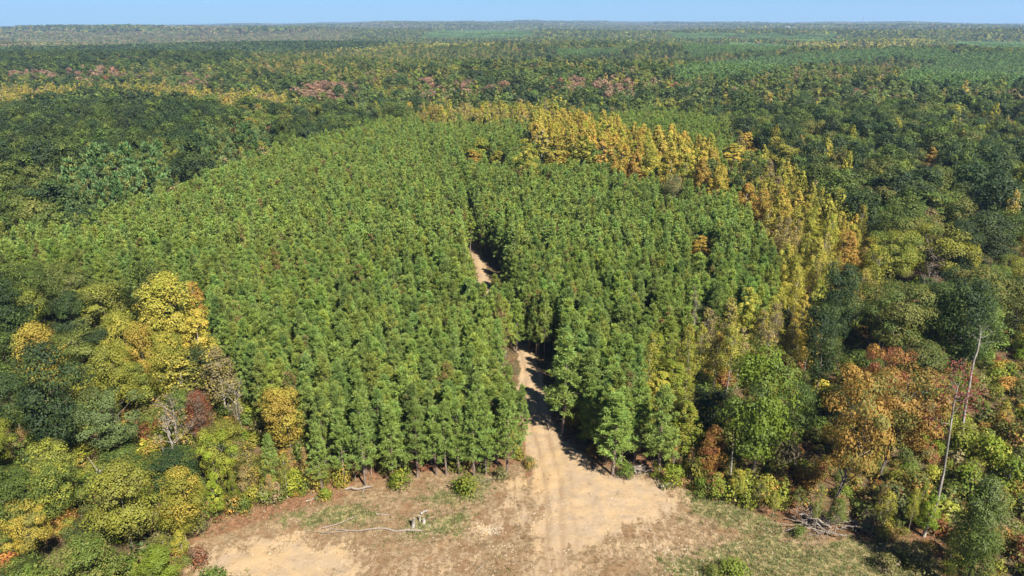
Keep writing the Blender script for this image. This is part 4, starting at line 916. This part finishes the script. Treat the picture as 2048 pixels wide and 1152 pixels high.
# ------------------------------------------------------------------ grass and weeds of the clearing
M_GRASS = foliage_material('grass_blades', .3, True, .8)
def grass(name, n, colours, hmin, hmax, weight, seed, label, wblade=.05, nb=9):
    g = np.random.default_rng(seed); x = g.uniform(-50, 60, n * 5); y = g.uniform(55, 112, n * 5)
    w = weight(x, y); k = g.random(len(x)) < w; x, y = x[k][:n], y[k][:n]; m_ = len(x); z = near_z(x, y)
    c = np.repeat(np.stack([x, y, z - .02], 1), nb, 0); N_ = len(c); c[:, :2] += g.normal(size=(N_, 2)) * .16
    d = unit(np.stack([g.normal(size=N_) * .5, g.normal(size=N_) * .5, np.ones(N_)], 1)); h = g.uniform(hmin, hmax, N_)[:, None] * np.repeat(g.uniform(.6, 1.2, m_), nb)[:, None]
    s = unit(np.cross(d, g.normal(size=(N_, 3)))) * wblade / 2; v = np.stack([c - s, c + s, c + d * h], 1)
    cc = np.array(colours)[g.integers(0, len(colours), m_)]; b = MB(); b.add(v.reshape(-1, 3), np.arange(3 * N_).reshape(-1, 3), g.random(N_), np.repeat(g.random(m_), nb), 0, np.repeat(cc, nb, 0))
    o = obj(name, b.build(name, [M_GRASS], True, False, True)); o['kind'] = 'stuff'; o['label'] = label; o['category'] = 'grass'; o['tint'] = (1., 1., 1.); return o
def wdry(x, y):
    s, g_, l, dp_ = masks(x, y); return (sdf(CLEAR, x, y) > -2) * np.clip(.75 - s * .85 + .25 * fbm(x, y, 5, 9), .02, 1) * smooth(2.2, 3.2, segdist(TRACK, x, y))
def wgreen(x, y):
    s, g_, l, dp_ = masks(x, y); return (sdf(CLEAR, x, y) > -3) * np.clip(g_ * (.9 + .5 * fbm(x, y, 4, 19)) - s * .7 + .04, 0, 1) * smooth(2.2, 3.2, segdist(TRACK, x, y))
grass('dry_grass', 15000, [(.27, .20, .11), (.23, .155, .08), (.19, .11, .055), (.16, .13, .06), (.30, .235, .135)], .10, .34, wdry, 31, 'dry tan grass over the clearing')
grass('green_weeds', 9000, [(.12, .15, .045), (.17, .18, .06), (.09, .13, .035), (.20, .19, .09)], .2, .62, wgreen, 32, 'green weeds in patches on the clearing', .07, 8)
def wlit(x, y):
    s, g_, l, dp_ = masks(x, y); return l * (sdf(CLEAR, x, y) > -5)
grass('fallen_leaves', 9000, [(.34, .14, .06), (.26, .09, .045), (.40, .22, .09)], .04, .14, wlit, 33, 'fallen russet leaves along the wood edge', .12, 5)

# ------------------------------------------------------------------ logs, stumps, brush piles, stones
def stick(mb, pts, r0, r1, sides=6):
    n = len(pts); P_ = np.array(pts, float); q = np.linspace(0, 1, 9); X = np.stack([np.interp(q, np.linspace(0, 1, n), P_[:, k]) for k in range(3)], 1)
    g = np.random.default_rng(int(abs(P_.sum() * 97)) % 100000); X[1:-1] += g.normal(size=(7, 3)) * r0 * .35
    tube(mb, X, np.linspace(r0, r1, 9) * (1 + .1 * g.normal(size=9)), sides)
def gp(px, py, h=0.): x, y = unproj(px, py); return np.array([x, y, float(near_z(np.array(x), np.array(y))) + h])
def log_thing(name, label, cat, stem, branches, material=M_DEAD):
    o = stem[0][0]; root = obj(name, None, loc=tuple(o)); root['label'] = label; root['category'] = cat
    b = MB(); stick(b, [p - o for p in stem[0]], stem[1], stem[2], 7); obj('trunk', b.build('trunk', [material], False, True), root)
    for pts, r0, r1 in branches:
        b = MB(); stick(b, [p - o for p in pts], r0, r1, 5); obj('branch', b.build('branch', [material], False, True), root)
log_thing('fallen_branch', 'long pale fallen branch lying across the dry grass left of the track', 'fallen branch', ([gp(846, 1063, .12), gp(790, 1063, .15), gp(757, 1058, .18), gp(715, 1065, .15), gp(660, 1060, .2)], .16, .06),
    [([gp(700, 1064, .15), gp(660, 1068, .2), gp(610, 1064, .1)], .06, .02), ([gp(645, 1058, .2), gp(680, 1050, .25), gp(715, 1035, .3)], .09, .05), ([gp(665, 1058, .1), gp(645, 1070, .3), gp(640, 1073, .1)], .05, .02)])
log_thing('fallen_log', 'pale fallen log sloping through the trees at the left', 'fallen log', ([gp(142, 1020, .5), gp(175, 992, .8), gp(213, 950, 1.4)], .28, .16), [([gp(195, 970, 1.1), gp(200, 965, 2.2), gp(186, 960, 3.8)], .1, .03), ([gp(180, 988, .9), gp(160, 1012, .4)], .08, .03)], M_PALE)
log_thing('fallen_log', 'dark broken log at the foot of the long-stemmed front pine', 'fallen log', ([gp(690, 980, .25), gp(715, 982, .3), gp(745, 976, .3)], .2, .12), [([gp(725, 990, .2), gp(733, 975, .5)], .1, .05), ([gp(680, 975, .1), gp(740, 985, .4)], .07, .03)])
log_thing('fallen_log', 'short log on the red litter left of the front pines', 'fallen log', ([gp(612, 1004, .12), gp(636, 996, .15)], .13, .1), [])
log_thing('fallen_branch', 'thin curved stick on the brown soil at the bottom centre', 'stick', ([gp(948, 1148, .05), gp(962, 1135, .07), gp(968, 1124, .06)], .07, .03), [])
log_thing('fallen_log', 'log lying under the pines just right of the track', 'fallen log', ([gp(1168, 880, .15), gp(1190, 881, .15)], .16, .13), [])
log_thing('fallen_branch', 'dead branch lying at the right end of the front pines', 'fallen branch', ([gp(960, 965, .1), gp(985, 958, .2), gp(1005, 955, .2)], .06, .03), [([gp(985, 958, .2), gp(978, 968, .1)], .04, .02)])
log_thing('dead_tree', 'curved white dead trunk standing among bushes at the right edge', 'dead tree', ([gp(2010, 972, 0), gp(2010, 972, 2.0) + np.array([.15, 0, 0]), gp(2010, 972, 3.3) + np.array([.9, 0, 0]), gp(2010, 972, 3.9) + np.array([2.4, 0, 0])], .16, .1), [], M_PALE)
def chunk(px, py, w, h, label, tilt=0.):
    g = np.random.default_rng(int(px)); b = MB(); p = gp(px, py); a = np.arange(9) * 2 * math.pi / 9; rows = []
    for k, (zz, rr) in enumerate(((-.1, 1.2), (.15, 1.0), (.6, .9), (1., .8))): rows.append(np.stack([np.cos(a) * w / 2 * rr * (1 + .12 * g.normal(size=9)), np.sin(a) * w / 2 * rr * (1 + .12 * g.normal(size=9)), np.full(9, zz * h) + .06 * g.normal(size=9)], 1))
    v = np.concatenate(rows); f = [(k * 9 + j, k * 9 + (j + 1) % 9, (k + 1) * 9 + (j + 1) % 9, (k + 1) * 9 + j) for k in range(3) for j in range(9)]; b.add(v, f); b.add(rows[-1], [list(range(9))])
    o = obj('tree_stump', b.build('tree_stump', [M_PALE], False), None, tuple(p), (0, tilt, 0)); o['label'] = label; o['category'] = 'stump'
g = np.random.default_rng(4)
chunk(826, 1054, .45, 1.35, 'tall pale stump at the right end of the fallen branch', .12); chunk(840, 1043, .3, .9, 'thin pale stump just behind the tall one'); chunk(848, 1046, .5, .5, 'short round pale stump right of the tall one')
log_thing('fallen_log', 'short pale log behind the three stumps', 'fallen log', ([gp(841, 1030, .3), gp(856, 1024, .35)], .17, .13), [], M_PALE)
log_thing('fallen_log', 'small grey log in the weeds left of the stumps', 'fallen log', ([gp(753, 1030, .12), gp(780, 1031, .12)], .1, .08), [])
def brush_pile(px, py, wpx, n, label, h=1.6, seed=3):
    g = np.random.default_rng(seed); p = gp(px, py); dep = proj(*p)[2]; R_ = wpx / 2 / FPX * dep; root = obj('brush_pile', None, loc=tuple(p)); root['label'] = label; root['category'] = 'brush pile'
    for i in range(n):
        a = g.random() * 6.28; r_ = R_ * g.random() * .45; L_ = R_ * g.uniform(.35, 1.1); st = np.array([math.cos(a) * r_ * 1.3, math.sin(a) * r_ * .7, g.uniform(.05, h * .45)]); th = g.random() * 6.28
        en = st + np.array([math.cos(th) * L_, math.sin(th) * L_ * .7, g.uniform(-.1, h * .6)]); en[2] = max(en[2], .05); b = MB(); r0 = g.uniform(.025, .07) if i > 5 else g.uniform(.12, .2)
        stick(b, [st, (st + en) / 2 + g.normal(size=3) * L_ * .07, en], r0, r0 * .35, 5 if i > 5 else 7); obj('branch', b.build('branch', [M_DEAD if i % 3 else M_PALE], False, True), root)
brush_pile(1640, 1060, 150, 70, 'large grey pile of dead branches under the forked orange maple', 2.6, 3)
brush_pile(1285, 945, 80, 34, 'tangle of grey branches behind the edge of the sand', 1.5, 7)
brush_pile(1715, 1058, 60, 22, 'small heap of pale sticks right of the large brush pile', 1.4, 9)
brush_pile(1325, 975, 40, 14, 'few broken sticks at the corner of the sand', .7, 12)
# scattered pale stones and clods
M_STONE = bark_material('pale_stone', (.24, .19, .13), (.38, .31, .22), 4)
g = np.random.default_rng(77); b = MB()
for cx, cy, n, s_ in ((980, 1060, 170, 16), (1100, 1010, 60, 60), (640, 1100, 110, 70), (1340, 1095, 100, 50), (1010, 1110, 130, 70), (1500, 1085, 70, 60), (1380, 1130, 60, 40), (845, 1060, 30, 20), (1200, 1030, 90, 70), (580, 1010, 40, 40)):
    for _ in range(n):
        px, py = cx + g.normal() * s_, cy + g.normal() * s_ * .4
        if py > 1190: continue
        p = gp(px, py); 
        if sdf(CLEAR, np.array(p[0]), np.array(p[1])) < -1: continue
        r_ = g.uniform(.04, .15); v = np.array([(1, 0, 0), (0, 1, 0), (-1, 0, 0), (0, -1, 0), (0, 0, .7), (.7, .7, -.3), (-.7, .7, -.3), (-.7, -.7, -.3), (.7, -.7, -.3)]) * r_ * (1 + .3 * g.normal(size=(9, 1))) + p
        b.add(v, [(0, 1, 4), (1, 2, 4), (2, 3, 4), (3, 0, 4), (0, 5, 1), (1, 6, 2), (2, 7, 3), (3, 8, 0)])
o = obj('scattered_stones', b.build('scattered_stones', [M_STONE], False)); o['kind'] = 'stuff'; o['label'] = 'pale stones and clods scattered over the clearing'; o['category'] = 'stones'

# two leaning trunks on the right
def lean_tree(label, pts, r0, r1, material, branches, leaf=None, name='leaning_tree'):
    o = pts[0]; root = obj(name, None, loc=tuple(o)); root['label'] = label; root['category'] = 'tree'; b = MB(); stick(b, [p - o for p in pts], r0, r1, 8)
    g = np.random.default_rng(8); tips = []
    for t, dx, dy, dz, r_ in branches:
        P_ = np.array([p - o for p in pts]); q = np.array([np.interp(t, np.linspace(0, 1, len(P_)), P_[:, k]) for k in range(3)]); e = q + np.array([dx, dy, dz]); tube(b, [q, (q + e) / 2 + g.normal(size=3) * .2, e], [r_, r_ * .6, r_ * .25], 4, 0, False); tips.append(e); tips.append((q + e) / 2)
        for _ in range(4): e2 = e + g.normal(size=3) * .7; tube(b, [e, e2], [r_ * .3, r_ * .1], 3, 0, False); tips.append(e2)
    obj('trunk', b.build('trunk', [material], False, True), root)
    if leaf:
        c = MB(); n = leaf[2]; i = g.integers(0, len(tips), n); leaves(c, np.array(tips)[i] + g.normal(size=(n, 3)) * .55, g.normal(size=(n, 3)) + np.array([0, 0, .7]), .3 * g.uniform(.6, 1.3, n), g, None, (i % 5) / 5.)
        k = obj('crown', c.build('crown', [M_LEAF]), root); k['tint'] = TINT[leaf[0]]; k['tint2'] = TINT[leaf[1]]
def above(px, py, ref): # point on the upright plane through ref seen at a pixel
    X = (px - 1024) / FPX; Y = (576 - py) / FPX; d = np.array([X, cp + Y * sp, -sp + Y * cp]); t = ref[1] / d[1]; return np.array([0, 0, CAM_H]) + d * t
q0 = gp(1847, 1073); lean_tree('tall leaning grey trunk with a small dark red crown, right of the orange maples', [q0, above(1868, 1020, q0), above(1882, 965, q0), above(1892, 900, q0), above(1903, 830, q0), above(1915, 775, q0)], .20, .08, M_PALE,
    [(.8, 1.2, .3, 1.6, .06), (.86, -1.5, .4, 1.2, .06), (.9, 1.6, -.5, 1.3, .05), (.95, -1.0, .2, 2., .05), (1, .6, .3, 2.2, .05), (1, -1.5, -.4, 1.8, .04), (.75, -1.8, .5, .6, .04), (.92, 2.2, .6, .4, .04)], ('red', 'grey brown', 900))
q1 = gp(1925, 880); lean_tree('white dead trunk with a forked broken top behind the leaning trunk', [q1, above(1932, 800, q1), above(1943, 745, q1), above(1955, 700, q1), above(1961, 668, q1)], .22, .09, M_PALE,
    [(.95, 1.6, 0, .8, .07), (1, -.5, 0, 1.4, .05), (.9, -.9, .3, .8, .05), (.8, 1.2, .2, .6, .04), (1, 1., .2, 1.2, .04)], None, 'dead_tree')
LANDX = (q0[0], q0[1])
q2 = gp(1455, 985); lean_tree('single pale stem with thin foliage below the round bright green tree', [q2, q2 + np.array([.1, 0, 4]), q2 + np.array([0, .2, 8])], .14, .07, M_PALE, [(.9, .8, 0, 1, .04), (1, -.7, 0, 1.1, .04), (1, .3, .5, 1.3, .04)], ('olive green', 'yellow green', 420), 'thin_tree')

# ------------------------------------------------------------------ far things on the horizon
x, y = unproj(1580, 52, 4); M_WHITE = bark_material('white_sheet_metal', (.30, .30, .29), (.42, .42, .41), .5)
def barn(px, py, L_, w, h, label):
    x, y = unproj(px, py, 22); z = float(T(x, y)) + 14; root = obj('barn', None, loc=(x, y, z)); root['label'] = label; root['category'] = 'building'
    b = MB(); a, c = L_ / 2, w / 2; b.add([(-a, -c, -14), (a, -c, -14), (a, c, -14), (-a, c, -14), (-a, -c, h), (a, -c, h), (a, c, h), (-a, c, h)], [(0, 1, 5, 4), (1, 2, 6, 5), (2, 3, 7, 6), (3, 0, 4, 7)]); obj('wall', b.build('wall', [M_WHITE], False), root)
    b = MB(); a, c = a + 1, c + 1; b.add([(-a, -c, h), (a, -c, h), (a, c, h), (-a, c, h), (-a, 0, h + w * .25), (a, 0, h + w * .25)], [(0, 1, 5, 4), (2, 3, 4, 5)]); b.add([(-a, -c, h), (-a, 0, h + w * .25), (-a, c, h), (a, -c, h), (a, c, h), (a, 0, h + w * .25)], [(0, 1, 2), (3, 4, 5)]); obj('roof', b.build('roof', [M_WHITE], False), root)
barn(1575, 52, 26, 10, 3.5, 'long white farm building near the horizon, right of centre'); barn(1588, 52, 16, 9, 3, 'shorter white farm building beside the long one near the horizon')
x, y = unproj(1724, 50, 10); root = obj('radio_mast', None, loc=(x, y, float(T(x, y)))); root['label'] = 'very thin radio mast on the horizon right of centre'; root['category'] = 'mast'
hh = 40.; 
while proj(x, y, float(T(x, y)) + hh)[1] > 33 and hh < 400: hh += 3
b = MB(); w_ = 1.6; [tube(b, [(math.cos(a) * w_, math.sin(a) * w_, 0), (math.cos(a) * w_ * .5, math.sin(a) * w_ * .5, hh)], [.35, .25], 4) for a in (0, 2.09, 4.19)]; obj('mast_leg', b.build('mast_leg', [M_DEAD], False), root)
b = MB()
for k in range(14): z0_ = hh * k / 14; r_ = w_ * (1 - .5 * k / 14); [tube(b, [(math.cos(a) * r_, math.sin(a) * r_, z0_), (math.cos(a + 2.09) * r_, math.sin(a + 2.09) * r_, z0_ + hh / 14)], [.2, .2], 3) for a in (0, 2.09, 4.19)]
obj('bracing', b.build('bracing', [M_DEAD], False), root)

# ------------------------------------------------------------------ air
HAZE = 0.000075
m, N, L = mat('haze_air'); pv = N.new('ShaderNodeVolumePrincipled'); pv.inputs['Color'].default_value = (.45, .68, 1., 1); pv.inputs['Density'].default_value = HAZE; pv.inputs['Anisotropy'].default_value = .1
o_ = N.new('ShaderNodeOutputMaterial'); L.new(pv.outputs[0], o_.inputs['Volume'])
b = MB(); X_, Y0, Y1, Z0_, Z1 = 16500., -400., 15900., -120., 330.
b.add([(-X_, Y0, Z0_), (X_, Y0, Z0_), (X_, Y1, Z0_), (-X_, Y1, Z0_), (-X_, Y0, Z1), (X_, Y0, Z1), (X_, Y1, Z1), (-X_, Y1, Z1)], [(0, 3, 2, 1), (4, 5, 6, 7), (0, 1, 5, 4), (1, 2, 6, 5), (2, 3, 7, 6), (3, 0, 4, 7)])
hz = obj('haze', b.build('haze', [m], False)); hz['kind'] = 'stuff'; hz['label'] = 'pale blue haze lying over the far woodland'; hz['category'] = 'haze'
